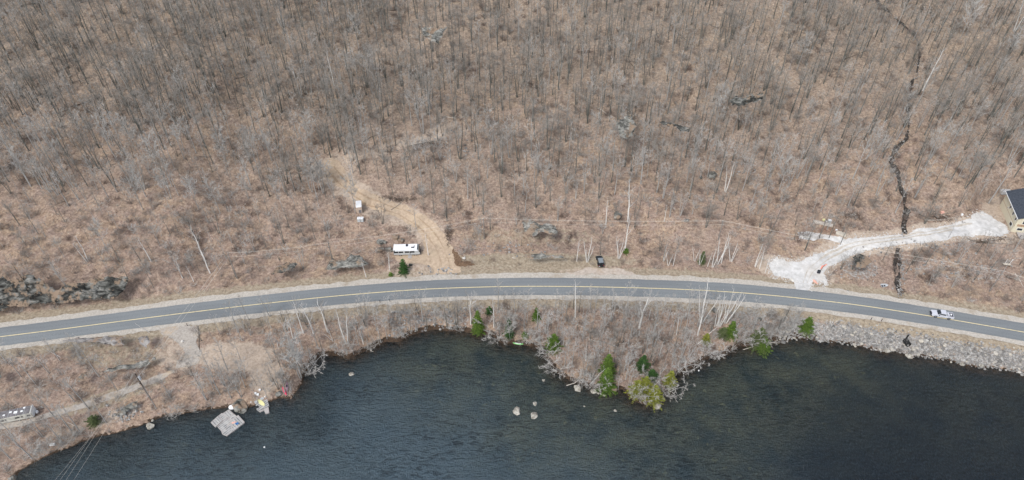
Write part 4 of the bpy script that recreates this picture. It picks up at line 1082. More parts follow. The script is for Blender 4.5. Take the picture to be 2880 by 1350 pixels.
for px, py, w, lab, me, dz in [(1454, 1156, 2.4, 'largest pale boulder standing in the bay', BIG[0], 0.1), (1505, 1136, 1.3, 'brown boulder in the bay, upper of the group', BIG[1], -0.1), (1502, 1168, 2.2, 'low pale boulder awash in the bay', BIG[2], -0.35),
        (1626, 1094, 2.1, 'pale boulder at the left tip of the point', BIG[3], 0.2), (1669, 1101, 1.7, 'dark pale-topped boulder beside the tall evergreen', BIG[4], 0.1), (1682, 1106, 0.8, 'small stone next to the dark pale-topped boulder', BIG[1], 0), (1700, 1112, 0.9, 'small pale stone below the tall evergreen', BIG[0], 0),
        (1726, 1093, 2.2, 'grey slab boulder between the evergreens on the point', GB[0], 0.2), (1848, 1142, 2.2, 'pale boulder at the very tip of the point', BIG[2], 0.3), (1860, 1118, 1.7, 'pale boulder under bare branches right of the tip', BIG[3], 0.2), (1731, 1155, 0.8, 'small pale stone in the water below the point', BIG[1], 0),
        (1644, 1143, 0.5, 'tiny pale stone in the bay left of the point', BIG[4], 0), (1529, 1070, 1.0, 'half sunk stone left of the point', BIG[1], -0.3), (423, 1199, 2.1, 'round grey boulder in the water by the left shore', BIG[0], 0.3), (672, 1143, 4.2, 'large flat grey boulder behind the floating dock', GB[1], 0.0),
        (785, 1110, 1.8, 'grey boulder beside the pink kayak', GB[2], 0.4), (429, 1182, 0.8, 'small tan stone on the left shore', BIG[3], 0.1), (988, 1052, 1.6, 'thin pale rock breaking the water in the bay', BIG[2], -0.45), (2492, 986, 1.8, 'large pale boulder at the foot of the riprap', BIG[0], 0.3),
        (2558, 1002, 1.8, 'pale boulder at the waterline below the culvert', BIG[3], 0.2), (2706, 1024, 1.4, 'long pale boulder in the water below the riprap', BIG[2], 0), (2760, 1028, 1.3, 'tan boulder at the right end of the riprap foot', BIG[4], 0.2), (1736, 610, 3.0, 'round grey boulder by the tall white birch', GB[0], 0.5),
        (2003, 497, 3.4, 'big grey slab boulder half way up the hill', GB[1], 0.4), (1970, 500, 1.5, 'smaller boulder left of the big slab', GB[2], 0.2), (1931, 622, 1.6, 'grey boulder right of the tall birch above the wires', GB[2], 0.2), (1990, 893, 1.3, 'grey boulder at the birch clump on the point', GB[0], 0.3),
        (2135, 898, 1.5, 'grey boulder above the wide olive evergreen', GB[1], 0.3), (2008, 874, 1.7, 'dark boulder behind the birch clump', GB[2], 0.3)]:
    x, y = at2(px, py); z = max(0.0, float(hz(x, y)))
    rock_obj('boulder', me, x, y, z + dz * w * 0.4, w / 2, lab, None, 'boulder', sc=(1.15, 0.9, 1))
for px, py, w, lab in [(1305, 727, 1.1, 'white boulder on the earth bank right of the sandy track'), (513, 962, 0.9, 'white boulder on the gravel drive at left')]:
    x, y = at2(px, py); rock_obj('boulder', WB, x, y, float(hz(x, y)) + 0.25, w / 2, lab, None, 'boulder')
# squared blocks left of the trailer
M_BLOCK = M_ROCKGREY
for px, py, w, lab in [(1070, 682, 2.2, 'upper left grey rock block by the trailer'), (1072, 704, 2.2, 'lower left grey rock block by the trailer'), (1093, 703, 2.0, 'middle grey rock block next to the trailer'), (1082, 682, 1.4, 'small grey block between the big ones'),
        (1112, 668, 2.0, 'long grey slab above the trailer'), (1128, 678, 1.9, 'pale grey slab behind the trailer roof'), (1101, 706, 1.0, 'small tan block at the trailer corner'), (1155, 746, 1.1, 'flat purple-grey stone right of the small dark fir')]:
    x, y = at2(px, py); z = float(hz(x, y))
    m_ = MB(); a = w * .5
    m_.box(-a, -a * .7, -0.5, a, a * .7, a * .75, bev=a * .22)
    o = m_.build('rock_block', M_BLOCK, None, (x, y, z), rnd.uniform(-.5, .5)); tag(o, lab, 'rock', 'broken rock blocks by the trailer')

# riprap: broken stone along the road bank
def riprap_spot():
    while True:
        px = rnd.uniform(2190, 2890); py = rnd.uniform(900, 1060)
        p = at(px, py)
        d = float(pdist(p[0], p[1], SH)); s = float(road_s(p[0], p[1]))
        if bool(inside(p[0], p[1], LAKE)): 
            if d > 0.7: continue
        elif s > -6.2: continue
        wdt = 1.9 + 2.5 * min(1, max(0, (px - 2190) / 300))
        if px > 2520 and px < 2600: wdt = 3.0
        if d > wdt * (1 + 0.6 * float(fbm(p[0] / 6, p[1] / 6))) and rnd.random() > 0.12: continue
        return p[0], p[1], float(hz(p[0], p[1]))
GRIP = 'quarried stones of the riprap bank'
for i in range(285):
    x, y, z = riprap_spot()
    s = rnd.uniform(0.30, 0.50) if rnd.random() < .85 else rnd.uniform(0.5, 0.75)
    rock_obj('riprap_stone', ROCKS[i % 7], x, y, max(z, -0.15) + s * 0.25, s, 'angular pale grey stone piled on the riprap bank between road and lake', GRIP)
def merge_rocks(name, n, spotf, lo, hi, label, m, me_list=None):
    Vs, Fs = [], []; o = 0
    small = [gen_rock(60 + k, 0.7, 1, 0.3) for k in range(5)]
    arrs = []
    for me in small:
        v = np.empty(len(me.vertices) * 3, np.float32); me.vertices.foreach_get('co', v); f = np.empty(len(me.loops), np.int32); me.loops.foreach_get('vertex_index', f)
        arrs.append((v.reshape(-1, 3), f.reshape(-1, 3)))
    for _ in range(n):
        x, y, z = spotf(); s = rnd.uniform(lo, hi); v, f = rnd.choice(arrs); a = rnd.uniform(0, 6.28); c, sn = math.cos(a) * s, math.sin(a) * s
        w = np.empty_like(v); sx = rnd.uniform(.7, 1.3)
        w[:, 0] = v[:, 0] * c * sx - v[:, 1] * sn + x; w[:, 1] = v[:, 0] * sn * sx + v[:, 1] * c + y; w[:, 2] = v[:, 2] * s + z + s * .2
        Vs.append(w); Fs.append(f + o); o += len(v)
    struct(name, mesh_np(name, np.concatenate(Vs), np.concatenate(Fs), m), 'stuff', label=label, cat='rubble')
M_RUB = simple_world("rubble_stone", [(0.32, (0.10, 0.097, 0.092)), (0.5, (0.27, 0.262, 0.25)), (0.68, (0.50, 0.49, 0.47))], 1.3)
merge_rocks('rubble', 2400, riprap_spot, 0.16, 0.36, 'small broken grey stones filling the riprap bank', M_RUB)
def edge_spot(poly, wid):
    P = [at2(*q) for q in poly]
    def f():
        i = rnd.randrange(len(P)); a, b = np.array(P[i]), np.array(P[(i + 1) % len(P)]); q = a + (b - a) * rnd.random() + np.array([rnd.gauss(0, wid), rnd.gauss(0, wid)])
        return q[0], q[1], float(hz(q[0], q[1])) + .04
    return f
M_CHIP = simple_world("white_stone_chips", [(0.3, (0.45, 0.43, 0.40)), (0.7, (0.70, 0.69, 0.67))], 2.0, bump=0)
merge_rocks('gravel_fringe', 1500, edge_spot([(2164, 744), (2182, 727), (2216, 737), (2257, 735), (2309, 714), (2387, 673), (2465, 666), (2518, 661), (2644, 640), (2730, 616), (2763, 597), (2838, 657), (2741, 662), (2644, 678), (2532, 691), (2436, 705), (2361, 735), (2316, 767), (2320, 802), (2293, 790), (2276, 811), (2231, 787), (2179, 778)], .75), 0.08, 0.24, 'loose white stones along the edges of the white gravel drive', M_CHIP)
merge_rocks('stream_stones', 420, lambda: (lambda q: (q[0] + rnd.gauss(0, .7), q[1] + rnd.gauss(0, .7), float(hz(q[0], q[1])) + .1))((lambda L, k, t: (L[k][0] * (1 - t) + L[k + 1][0] * t, L[k][1] * (1 - t) + L[k + 1][1] * t))(*(lambda L: (L, rnd.randrange(len(L) - 1), rnd.random()))(rnd.choice([STREAM_UP, STREAM_UP, STREAM_LOW])))), 0.12, 0.42, 'grey and brown stones lying in the dark stream', M_RUB)
def bay_spot():
    while True:
        px = rnd.uniform(1090, 1345); py = rnd.uniform(865, 945); p = at(px, py)
        if bool(inside(p[0], p[1], LAKE)) or float(road_s(p[0], p[1])) > -7: continue
        return p[0], p[1], float(hz(p[0], p[1]))
merge_rocks('rubble', 170, bay_spot, 0.18, 0.5, 'grey stones under the shrubs above the head of the bay', M_RUB)
HR = [(2700, 745, 190, 45), (2420, 760, 60, 45), (2600, 690, 150, 22), (1240, 765, 60, 14), (340, 1165, 55, 22), (1400, 700, 120, 20), (2090, 905, 90, 40), (1225, 415, 120, 40), (2080, 470, 120, 60)]
def hill_spot():
    a = rnd.choice(HR); p = at(a[0] + rnd.gauss(0, .5) * a[2], a[1] + rnd.gauss(0, .5) * a[3]); return p[0], p[1], float(hz(p[0], p[1]))
merge_rocks('rubble', 420, hill_spot, 0.15, 0.5, 'loose grey stones scattered on the slopes beside drive and road', M_RUB)

def outcrop(poly, m, A, lab, step=0.4, rough=0.5, cell=1.6, k=4, edge=1.2, lift0=0.02):
    def up(x, y, e):
        best = np.full(x.shape, 1e9); hh = np.zeros(x.shape)
        cx, cy = cell * 0.8, cell * 0.45
        gi, gj = np.floor(x / cx).astype(int), np.floor(y / cy).astype(int)
        for di in (-1, 0, 1):
            for dj in (-1, 0, 1):
                a, b = gi + di, gj + dj
                r1, r2, r3, r4 = _P[a & 255, b & 255], _P[(a + 7) & 255, (b + 3) & 255], _P[(a + 19) & 255, (b + 11) & 255], _P[(a + 41) & 255, (b + 29) & 255]
                sx, sy_ = (a + r1) * cx, (b + r2) * cy
                d = ((x - sx) / cx) ** 2 + ((y - sy_) / cy) ** 2
                v = r3 + (x - sx) / cx * (r4 - .5) * .8 + (y - sy_) / cy * (r1 - .5) * .8
                hh = np.where(d < best, v, hh); best = np.minimum(best, d)
        big = fbm(x / 5, y / 5, 2) + 0.5
        return hz(x, y) + A * 0.6 * np.clip(e / edge, 0, 1) ** 0.7 * (0.15 + 0.85 * hh * (0.5 + big)) + lift0
    patch('rock_outcrop', poly, m, step=step, rough=rough, raise_=up, kind=None, label=lab, cat='rock outcrop')
outcrop([(-60, 830), (0, 828), (60, 832), (110, 824), (150, 832), (185, 842), (215, 830), (250, 832), (300, 820), (340, 814), (374, 815), (374, 832), (352, 850), (330, 862), (280, 862), (230, 872), (130, 882), (60, 890), (0, 900), (-60, 908)],
        M_ROCKDARK, 2.4, 'long dark fractured rock cut beside the road at far left', rough=0.6, cell=3.2, edge=2.4, step=0.42, k=5)
outcrop([(925, 783), (940, 760), (978, 757), (996, 744), (1018, 746), (1040, 768), (1010, 778), (981, 778), (950, 784)], M_ROCKGREY, 1.5, 'grey blocky outcrop above the road left of the small dark fir', cell=1.8)
outcrop([(774, 796), (787, 778), (813, 767), (845, 767), (832, 778), (798, 794)], M_ROCKDARK, 0.9, 'low dark rock face left of the grey blocky outcrop')
outcrop([(1470, 664), (1490, 658), (1515, 672), (1545, 664), (1572, 682), (1560, 692), (1525, 686), (1495, 697), (1476, 684)], M_ROCKGREY, 1.3, 'pale jagged outcrop under the wires left of the black car')
outcrop([(1468, 748), (1505, 738), (1545, 742), (1592, 746), (1585, 752), (1530, 751), (1500, 754)], M_ROCKGREY, 0.9, 'long low rock ledge on the bank left of the black car')
outcrop([(1718, 440), (1755, 436), (1775, 455), (1768, 474), (1740, 482), (1722, 466)], M_ROCKGREY, 1.1, 'grey outcrop on the hill above the tall white birch')
outcrop([(1198, 240), (1225, 232), (1252, 246), (1268, 238), (1256, 262), (1240, 278), (1212, 270)], M_ROCKGREY, 1.6, 'blue-grey rock outcrop high on the hill above the sandy track')
outcrop([(2020, 392), (2060, 380), (2110, 378), (2140, 366), (2112, 390), (2070, 398), (2030, 400)], M_ROCKDARK, 1.4, 'dark rock step high on the hill left of the stream')
outcrop([(2840, 170), (2862, 166), (2890, 180), (2890, 190), (2856, 184)], M_ROCKDARK, 1.3, 'small dark rock outcrop at the upper right edge')
outcrop([(1838, 450), (1880, 443), (1925, 455), (1920, 462), (1880, 454)], M_ROCKDARK, 0.9, 'thin dark rock ledge half way up right of the birch')
outcrop([(130, 988), (180, 983), (240, 975), (300, 972), (345, 966), (366, 970), (352, 978), (362, 988), (335, 990), (290, 984), (240, 990), (190, 982), (140, 984)], M_ROCKFLAT, 0.3, 'broad flat grey bedrock below the road at left', cell=2.5, edge=2.0, lift0=0.05)
outcrop([(395, 975), (425, 968), (438, 985), (420, 998), (402, 990)], M_ROCKFLAT, 0.4, 'small flat bedrock patch left of the gravel drive at left')
outcrop([(300, 1062), (345, 1050), (395, 1038), (440, 1022), (448, 1028), (425, 1042), (380, 1054), (330, 1064)], M_ROCKGREY, 0.8, 'broken rock ledge above the footpath', cell=1.2, edge=0.8)
outcrop([(345, 1158), (365, 1145), (392, 1138), (390, 1148), (368, 1160), (345, 1172), (322, 1180)], M_ROCKGREY, 0.6, 'stony slope below the footpath near the pole', cell=1.0, edge=0.8)
outcrop([(2380, 756), (2402, 742), (2420, 750), (2440, 768), (2420, 780), (2395, 782)], M_ROCKDARK, 0.9, 'dark rocks in brush right of the gravel drive mouth')
outcrop([(-10, 1070), (10, 1064), (24, 1080), (14, 1096), (-10, 1096)], M_ROCKGREY, 0.7, 'grey rock at the left edge above the old trailer')
outcrop([(230, 1080), (246, 1068), (262, 1064), (252, 1084), (238, 1092)], M_ROCKGREY, 0.7, 'pale rock among the brush above the footpath')
outcrop([(25, 1346), (40, 1338), (48, 1345), (44, 1356), (24, 1358)], M_ROCKGREY, 0.8, 'rock at the shore in the lower left corner')

# ------------------------------------------------------------------ fallen logs
M_LOGP = mat("weathered_pale_wood", (0.55, 0.50, 0.44), 0.9, var=0.2, scale=3)
def log(ax, ay, bx, by, r=0.16, m=None, lab=''):
    p = at(ax, ay); q = at(bx, by)
    L = float(np.linalg.norm(q - p)); n = max(2, int(L / 2)); pts = []
    for k in range(n + 1):
        t = k / n; w = p + (q - p) * t; z = max(0.0, float(hz(w[0], w[1]))) + r * .8
        pts.append(np.array([w[0] + .15 * math.sin(5 * t), w[1] + .15 * math.sin(7 * t + 1), z]) - p)
    mb = MB(); mb.tube(pts, [r * (1 - .6 * k / n) for k in range(n + 1)], 6)
    for k in range(1, n):
        if k % 2: mb.tube([pts[k], pts[k] + np.array([rnd.uniform(-1, 1), rnd.uniform(-1, 1), .7])], [r * .35, .012], 3)
    o = mb.build('fallen_log', m or M_LOG, None, tuple(p)); tag(o, lab, 'log', 'fallen logs in the woods')
for a in [(196, 302, 270, 274, .18, None, 'long fallen trunk in the upper left woods'), (380, 268, 460, 262, .16, None, 'fallen trunk across the upper left woods'), (1256, 330, 1300, 333, .13, M_LOGP, 'pale fallen pole beside the bare earth on the hill'),
          (1910, 60, 1810, 118, .16, None, 'long fallen trunk high on the hill above the birch'), (1900, 88, 1960, 132, .17, None, 'leaning fallen trunk high on the hill'), (1975, 65, 2030, 82, .15, None, 'dark fallen trunk upper right of the hill centre'), (1700, 246, 1750, 236, .16, None, 'fallen trunk in the middle of the upper woods'),
          (1680, 305, 1730, 332, .14, M_LOGP, 'pale fallen trunk in the upper woods'), (1900, 338, 1988, 356, .14, None, 'long thin fallen trunk left of centre right woods'), (1922, 252, 1962, 246, .15, None, 'fallen trunk half way up between birch and stream'), (1765, 172, 1812, 212, .14, None, 'slanting fallen trunk in the upper woods'),
          (2205, 68, 2255, 82, .14, None, 'fallen trunk at upper right left of the stream'), (2375, 168, 2455, 140, .15, None, 'fallen trunk beside the upper stream'), (2690, 145, 2730, 158, .14, None, 'fallen trunk right of the upper stream'), (1020, 400, 1110, 360, .15, None, 'dark trunk lying beside the bare earth track'),
          (1150, 412, 1250, 396, .18, None, 'heap trunk along the dark brush line on the hill'), (1165, 405, 1235, 398, .14, M_LOGP, 'pale trunk in the dark brush line on the hill'), (1290, 500, 1230, 460, .13, None, 'thin trunk right of the track on the hill'), (1320, 520, 1260, 470, .12, None, 'slanting thin trunk above the wires'),
          (1620, 500, 1660, 480, .13, None, 'short fallen trunk above the black car'), (1707, 528, 1738, 520, .12, None, 'short dark log above the round boulder'), (1100, 592, 1140, 560, .14, None, 'dark log along the upper edge of the sandy track'), (2585, 605, 2650, 625, .16, None, 'dark log heap end beside the gravel drive'),
          (2600, 620, 2690, 612, .15, M_LOGP, 'pale log beside the gravel drive near the house'), (2630, 604, 2700, 596, .15, None, 'brown log above the gravel drive near the house'), (2670, 616, 2640, 600, .13, M_LOGP, 'crossed pale log above the gravel drive'), (2745, 596, 2775, 608, .14, M_LOGP, 'tan timber lying near the cream house'),
          (2350, 610, 2370, 622, .12, None, 'dark brush log behind the lumber stack'), (2365, 655, 2386, 672, .1, M_LOGP, 'pale pole leaning at the small beige trailer'), (2720, 672, 2860, 690, .16, None, 'long log below the gravel drive near the house'), (2760, 678, 2840, 672, .14, M_LOGP, 'pale timber below the gravel drive'),
          (1688, 961, 1775, 992, .15, None, 'long dark fallen trunk across the wooded point'), (1655, 955, 1690, 962, .12, M_LOGP, 'pale fallen trunk at the left of the point'), (1740, 968, 1772, 960, .1, M_LOGP, 'white fallen branch in the middle of the point'), (1845, 965, 1872, 990, .11, None, 'thin dark log right of the big pale trunk'),
          (1593, 1086, 1638, 1062, .12, M_LOGP, 'white log reaching into the water left of the pale boulder'), (556, 918, 562, 985, .16, None, 'dark log lining the right side of the left gravel drive'), (1440, 725, 1452, 728, .12, M_LOGP, 'white broken log on the bank left of the ledge'), (2160, 962, 2195, 966, .1, M_LOGP, 'white driftwood on the cove shore'),
          (2090, 985, 2140, 962, .1, M_LOGP, 'pale driftwood trunk in the right cove'), (1000, 972, 1012, 966, .1, M_LOGP, 'white driftwood piece at the bay shore'), (1040, 985, 1052, 990, .08, M_LOGP, 'small white driftwood in the bay'), (1925, 920, 1936, 934, .09, M_LOGP, 'short white broken branch on the right of the point'),
          (190, 1190, 230, 1202, .1, M_LOGP, 'pale fallen stick below the footpath'), (40, 1150, 5, 1120, .1, None, 'dark stick above the old trailer'), (2855, 770, 2880, 810, .12, M_LOGP, 'pale leaning pole right of the wires pole')]:
    log(*a)
for k in range(34):
    px, py = rnd.uniform(40, 2840), rnd.uniform(20, 560); a = rnd.uniform(0, 3.14)
    l = rnd.uniform(20, 60); row, col = where_hill(px, py)
    if not free(*at2(px, py)): continue
    log(px, py, px + l * math.cos(a), py + l * .5 * math.sin(a), rnd.uniform(.09, .16), None, '')
    o = C.objects[-1]
    o['label'] = f'brown log on the leaves {row}, {col}'; o['group'] = f'fallen logs {row} {col}'

# ================================================================== utility poles and wires
M_POLE = mat("dark_creosoted_pole", (0.075, 0.06, 0.05), 0.9, var=0.2, scale=2)
M_POLEG = mat("weathered_grey_pole", (0.24, 0.22, 0.20), 0.9, var=0.2, scale=2)
M_METALG = mat("light_grey_metal", (0.62, 0.64, 0.66), 0.45, metal=0.3)
M_WIRE = mat("aluminium_wire", (0.62, 0.58, 0.52), 0.5)
M_CER = mat("insulator_ceramic", (0.45, 0.42, 0.40), 0.3)
def pole(px, py, h, m, lab, d, transformer=False, z=None):
    p = at(px, py)
    e = empty('utility_pole', tuple(p), 0, lab, 'utility pole', 'utility poles carrying the wires')
    b = MB(); b.tube([np.array([0, 0, -.5]), np.array([0, 0, h * .5]), np.array([0, 0, h])], [.17, .145, .12], 8); b.build('post', m, e)
    d = np.array(d) / np.linalg.norm(d); n_ = np.array([-d[1], d[0]]); rz = math.atan2(n_[1], n_[0])
    a = MB(); a.box(-1.1, -.06, h - .75, 1.1, .06, h - .62, rz=rz); a.build('crossarm', m, e)
    tops = []
    for k in (-1, 0, 1):
        q = np.array([n_[0] * k * .95, n_[1] * k * .95, h - .5 if k else h + .12])
        i_ = MB(); i_.tube([q - np.array([0, 0, .14]), q], [.06, .05], 6); i_.build('insulator', M_CER, e)
        tops.append(p + q)
    if transformer:
        t = MB(); t.tube([np.array([.42, .1, h - 2.6]), np.array([.42, .1, h - 1.4])], [.3, .3], 12); tr = t.build('transformer', M_METALG, e)
        t = MB(); t.tube([np.array([.42, .1, h - 1.4]), np.array([.42, .1, h - 1.2])], [.08, .06], 8); t.build('bushing', M_CER, tr)
        t = MB(); t.box(-.35, -.1, h * .62, -.12, .12, h * .62 + .5); t.build('fuse_box', M_POLE, e)
    return tops
P1 = pole(426, 1126, 11.5, M_POLE, 'dark utility pole with transformer beside the footpath', (1, 1), True)
P2 = pole(668, 784, 10.5, M_POLEG, 'grey utility pole left above the road where the wires turn', (1, .5))
P3 = pole(938, 744, 9.0, M_POLEG, 'grey utility pole above the grey blocky outcrop', (1, .15))
P4 = pole(1362, 672, 8.5, M_POLEG, 'grey utility pole right of the sandy track', (1, .1))
P5 = pole(2019, 676, 8.0, M_POLEG, 'grey utility pole between birches and gravel drive', (1, -.1))
P6 = pole(2782, 820, 8.5, M_POLEG, 'pale utility pole right of the dark stream', (1, -.2))
def wire(pts, sag, lab, r=.019):
    mb = MB(); o0 = np.array(pts[0])
    line = []
    for a, b in zip(pts[:-1], pts[1:]):
        n = 10
        for k in range(n):
            t = k / n; line.append(np.array(a) + (np.array(b) - np.array(a)) * t - np.array([0, 0, sag * 4 * t * (1 - t)]) - o0)
    line.append(np.array(pts[-1]) - o0)
    mb.tube(line, [r] * len(line), 4)
    tag(mb.build('power_wire', M_WIRE, None, tuple(o0)), lab, 'wire', 'wires strung between the poles')
end = atz(3300, 895, P6[1][2])
for k, nm in enumerate(('nearer the road', 'in the middle on pole tops', 'nearer the hill')):
    wire([P2[k], P3[k], P4[k], P5[k], P6[k], end + (P6[k] - P6[1])], 0.7, f'thin pale wire running along the road above the bank, {nm}')
far = [atz(x, 1350, 15.0) for x in (150, 164, 181, 203)]
for k, f in enumerate(far):
    a = P1[min(k, 2)] - (np.array([0, 0, 2.2]) if k == 3 else 0)
    b = P2[min(k, 2)] - (np.array([0, 0, 1.4]) if k == 3 else 0)
    g2 = np.array(f) + (np.array(f) - a) * 0.8
    wire([g2, a, b], 0.5, ('leftmost', 'second from left', 'third from left', 'rightmost')[k] + ' of the four wires crossing lake and road at left')

# ================================================================== vehicles
M_GLASS = mat("dark_window_glass", (0.02, 0.025, 0.03), 0.08, spec=0.6)
M_TYRE = mat("black_tyre_rubber", (0.02, 0.02, 0.02), 0.9)
M_RIM = mat("alloy_rim", (0.4, 0.41, 0.42), 0.35, metal=0.7)
M_LAMPW = mat("headlight_lens", (0.8, 0.82, 0.85), 0.1)
M_LAMPR = mat("red_tail_light", (0.45, 0.02, 0.02), 0.2)
def heading(a, b):
    p, q = at(*a), at(*b); return math.atan2(q[1] - p[1], q[0] - p[0])
def wheel(e, x, y, r=.38):
    w = MB(); w.tube([np.array([x, y - .12, r]), np.array([x, y + .12, r])], [r, r], 14); t = w.build('wheel', M_TYRE, e)
    s = 1 if y > 0 else -1
    w = MB(); w.tube([np.array([x, y + s * .10, r]), np.array([x, y + s * .14, r])], [r * .58, r * .52], 10); w.build('rim', M_RIM, t)
def seat_on(px, py, z=None):
    p = at(px, py); return (p[0], p[1], float(hz(p[0], p[1])) if z is None else z)
def box_rc(name, m, e, *a, bev=.04): return MB().box(*a, bev=bev).build(name, m, e)
M_BLACKP = mat("black_car_paint", (0.02, 0.024, 0.028), 0.25, spec=0.6)
M_HARDTOP = mat("grey_hard_top", (0.22, 0.245, 0.26), 0.5)
def suv():
    rz = heading((1689, 752), (1684, 727))
    e = empty('parked_car', seat_on(1687, 739), rz, 'black square off-road car with grey roof parked on the grass bank', 'car')
    b = MB(); b.prism([(-2.05, .45), (2.05, .45), (2.1, .7), (2.05, 1.02), (.75, 1.08), (-2.05, 1.08)], -.82, .82)
    b.build('body', M_BLACKP, e)
    for s in (1, -1):
        for x in (1.3, -1.25): box_rc('fender', M_BLACKP, e, x - .55, s * .93 - .11, .72, x + .55, s * .93 + .11, .9)
    c = MB(); c.prism([(-2.0, 1.08), (.72, 1.08), (.38, 1.72), (-1.95, 1.72)], -.72, .72); c.build('cabin', M_BLACKP, e)
    g_ = MB(); g_.prism([(.76, 1.14), (.80, 1.14), (.45, 1.68), (.41, 1.68)], -.66, .66); g_.build('windscreen', M_GLASS, e)
    for s in (1, -1): box_rc('side_window', M_GLASS, e, -1.8, s * .735 - .015, 1.18, .35, s * .735 + .015, 1.62, bev=0)
    box_rc('rear_window', M_GLASS, e, -2.03, -.6, 1.2, -1.99, .6, 1.62, bev=0)
    box_rc('roof', M_HARDTOP, e, -1.75, -.72, 1.72, .3, .72, 1.80)
    for x in (1.3, -1.25):
        for s in (1, -1): wheel(e, x, s * .82, .4)
    w = MB(); w.tube([np.array([-2.08, 0, .95]), np.array([-2.3, 0, .95])], [.38, .38], 14); w.build('spare_wheel', M_TYRE, e)
    box_rc('bumper', M_BLACKP, e, 2.08, -.8, .45, 2.3, .8, .65); box_rc('bumper', M_BLACKP, e, -2.25, -.8, .42, -2.06, .8, .6)
    for s in (1, -1):
        box_rc('headlight', M_LAMPW, e, 2.07, s * .6 - .12, .78, 2.12, s * .6 + .12, .98, bev=0)
        box_rc('tail_light', M_LAMPR, e, -2.09, s * .72 - .08, .75, -2.05, s * .72 + .08, 1.0, bev=0)
        box_rc('mirror', M_METALG if s < 0 else M_BLACKP, e, .45, s * .95 - .13, 1.15, .6, s * .95 + .13, 1.35)
    box_rc('licence_plate', M_LAMPW, e, -2.28, .42, .62, -2.26, .74, .78, bev=0)
suv()
M_SILVER = mat("silver_white_paint", (0.66, 0.67, 0.72), 0.25, spec=0.6, metal=0.2)
M_BED = mat("dark_load_bed", (0.03, 0.03, 0.045), 0.6)
def pickup():
    rz = heading((2674, 893), (2622, 885))
    e = empty('pickup_truck', seat_on(2646, 890, ZR + .003), rz, 'silver white pickup truck with open bed driving left on the road', 'pickup truck')
    b = MB(); b.prism([(-2.85, .5), (2.75, .5), (2.85, .75), (2.75, 1.08), (1.3, 1.2), (-2.85, 1.2)], -.93, .93); b.build('body', M_SILVER, e)
    c = MB(); c.prism([(-.95, 1.2), (1.35, 1.2), (.62, 1.82), (-.75, 1.82)], -.82, .82); c.build('cab', M_SILVER, e)
    g_ = MB(); g_.prism([(1.36, 1.24), (1.40, 1.24), (.70, 1.79), (.66, 1.79)], -.75, .75); g_.build('windscreen', M_GLASS, e)
    g_ = MB(); g_.prism([(-.98, 1.24), (-.96, 1.24), (-.78, 1.76), (-.80, 1.76)], -.72, .72); g_.build('rear_window', M_GLASS, e)
    for s in (1, -1):
        g_ = MB(); g_.prism([(-.72, 1.26), (1.1, 1.26), (.62, 1.72), (-.62, 1.72)], s * .835 - .012, s * .835 + .012); g_.build('side_window', M_GLASS, e)
        box_rc('mirror', M_BLACKP, e, 1.0, s * 1.05 - .12, 1.2, 1.18, s * 1.05 + .12, 1.42)
        box_rc('headlight', M_LAMPW, e, 2.76, s * .7 - .16, .82, 2.84, s * .7 + .16, 1.0, bev=0)
        box_rc('tail_light', M_LAMPR, e, -2.88, s * .82 - .08, .8, -2.84, s * .82 + .08, 1.15, bev=0)
        for x in (1.75, -1.75): wheel(e, x, s * .86, .4)
    box_rc('load_bed', M_BED, e, -2.72, -.74, 1.205, -1.08, .74, 1.215, bev=0)
    box_rc('tool_box', M_SILVER, e, -1.75, -.55, 1.215, -1.15, .6, 1.36)
    box_rc('bed_crate', M_LAMPW, e, -2.35, -.2, 1.215, -1.95, .3, 1.45)
    box_rc('bumper', M_BED, e, 2.8, -.88, .5, 2.98, .88, .72); box_rc('grille', M_BED, e, 2.80, -.5, .74, 2.87, .5, 1.0, bev=0)
    box_rc('hood_scoop', M_SILVER, e, 1.75, -.35, 1.1, 2.4, .35, 1.16)
pickup()
M_WHITEP = mat("white_painted_panel", (0.82, 0.83, 0.83), 0.5, var=0.05, scale=1)
M_SIDEG = mat("grey_white_side", (0.50, 0.52, 0.52), 0.5, var=0.08, scale=1)
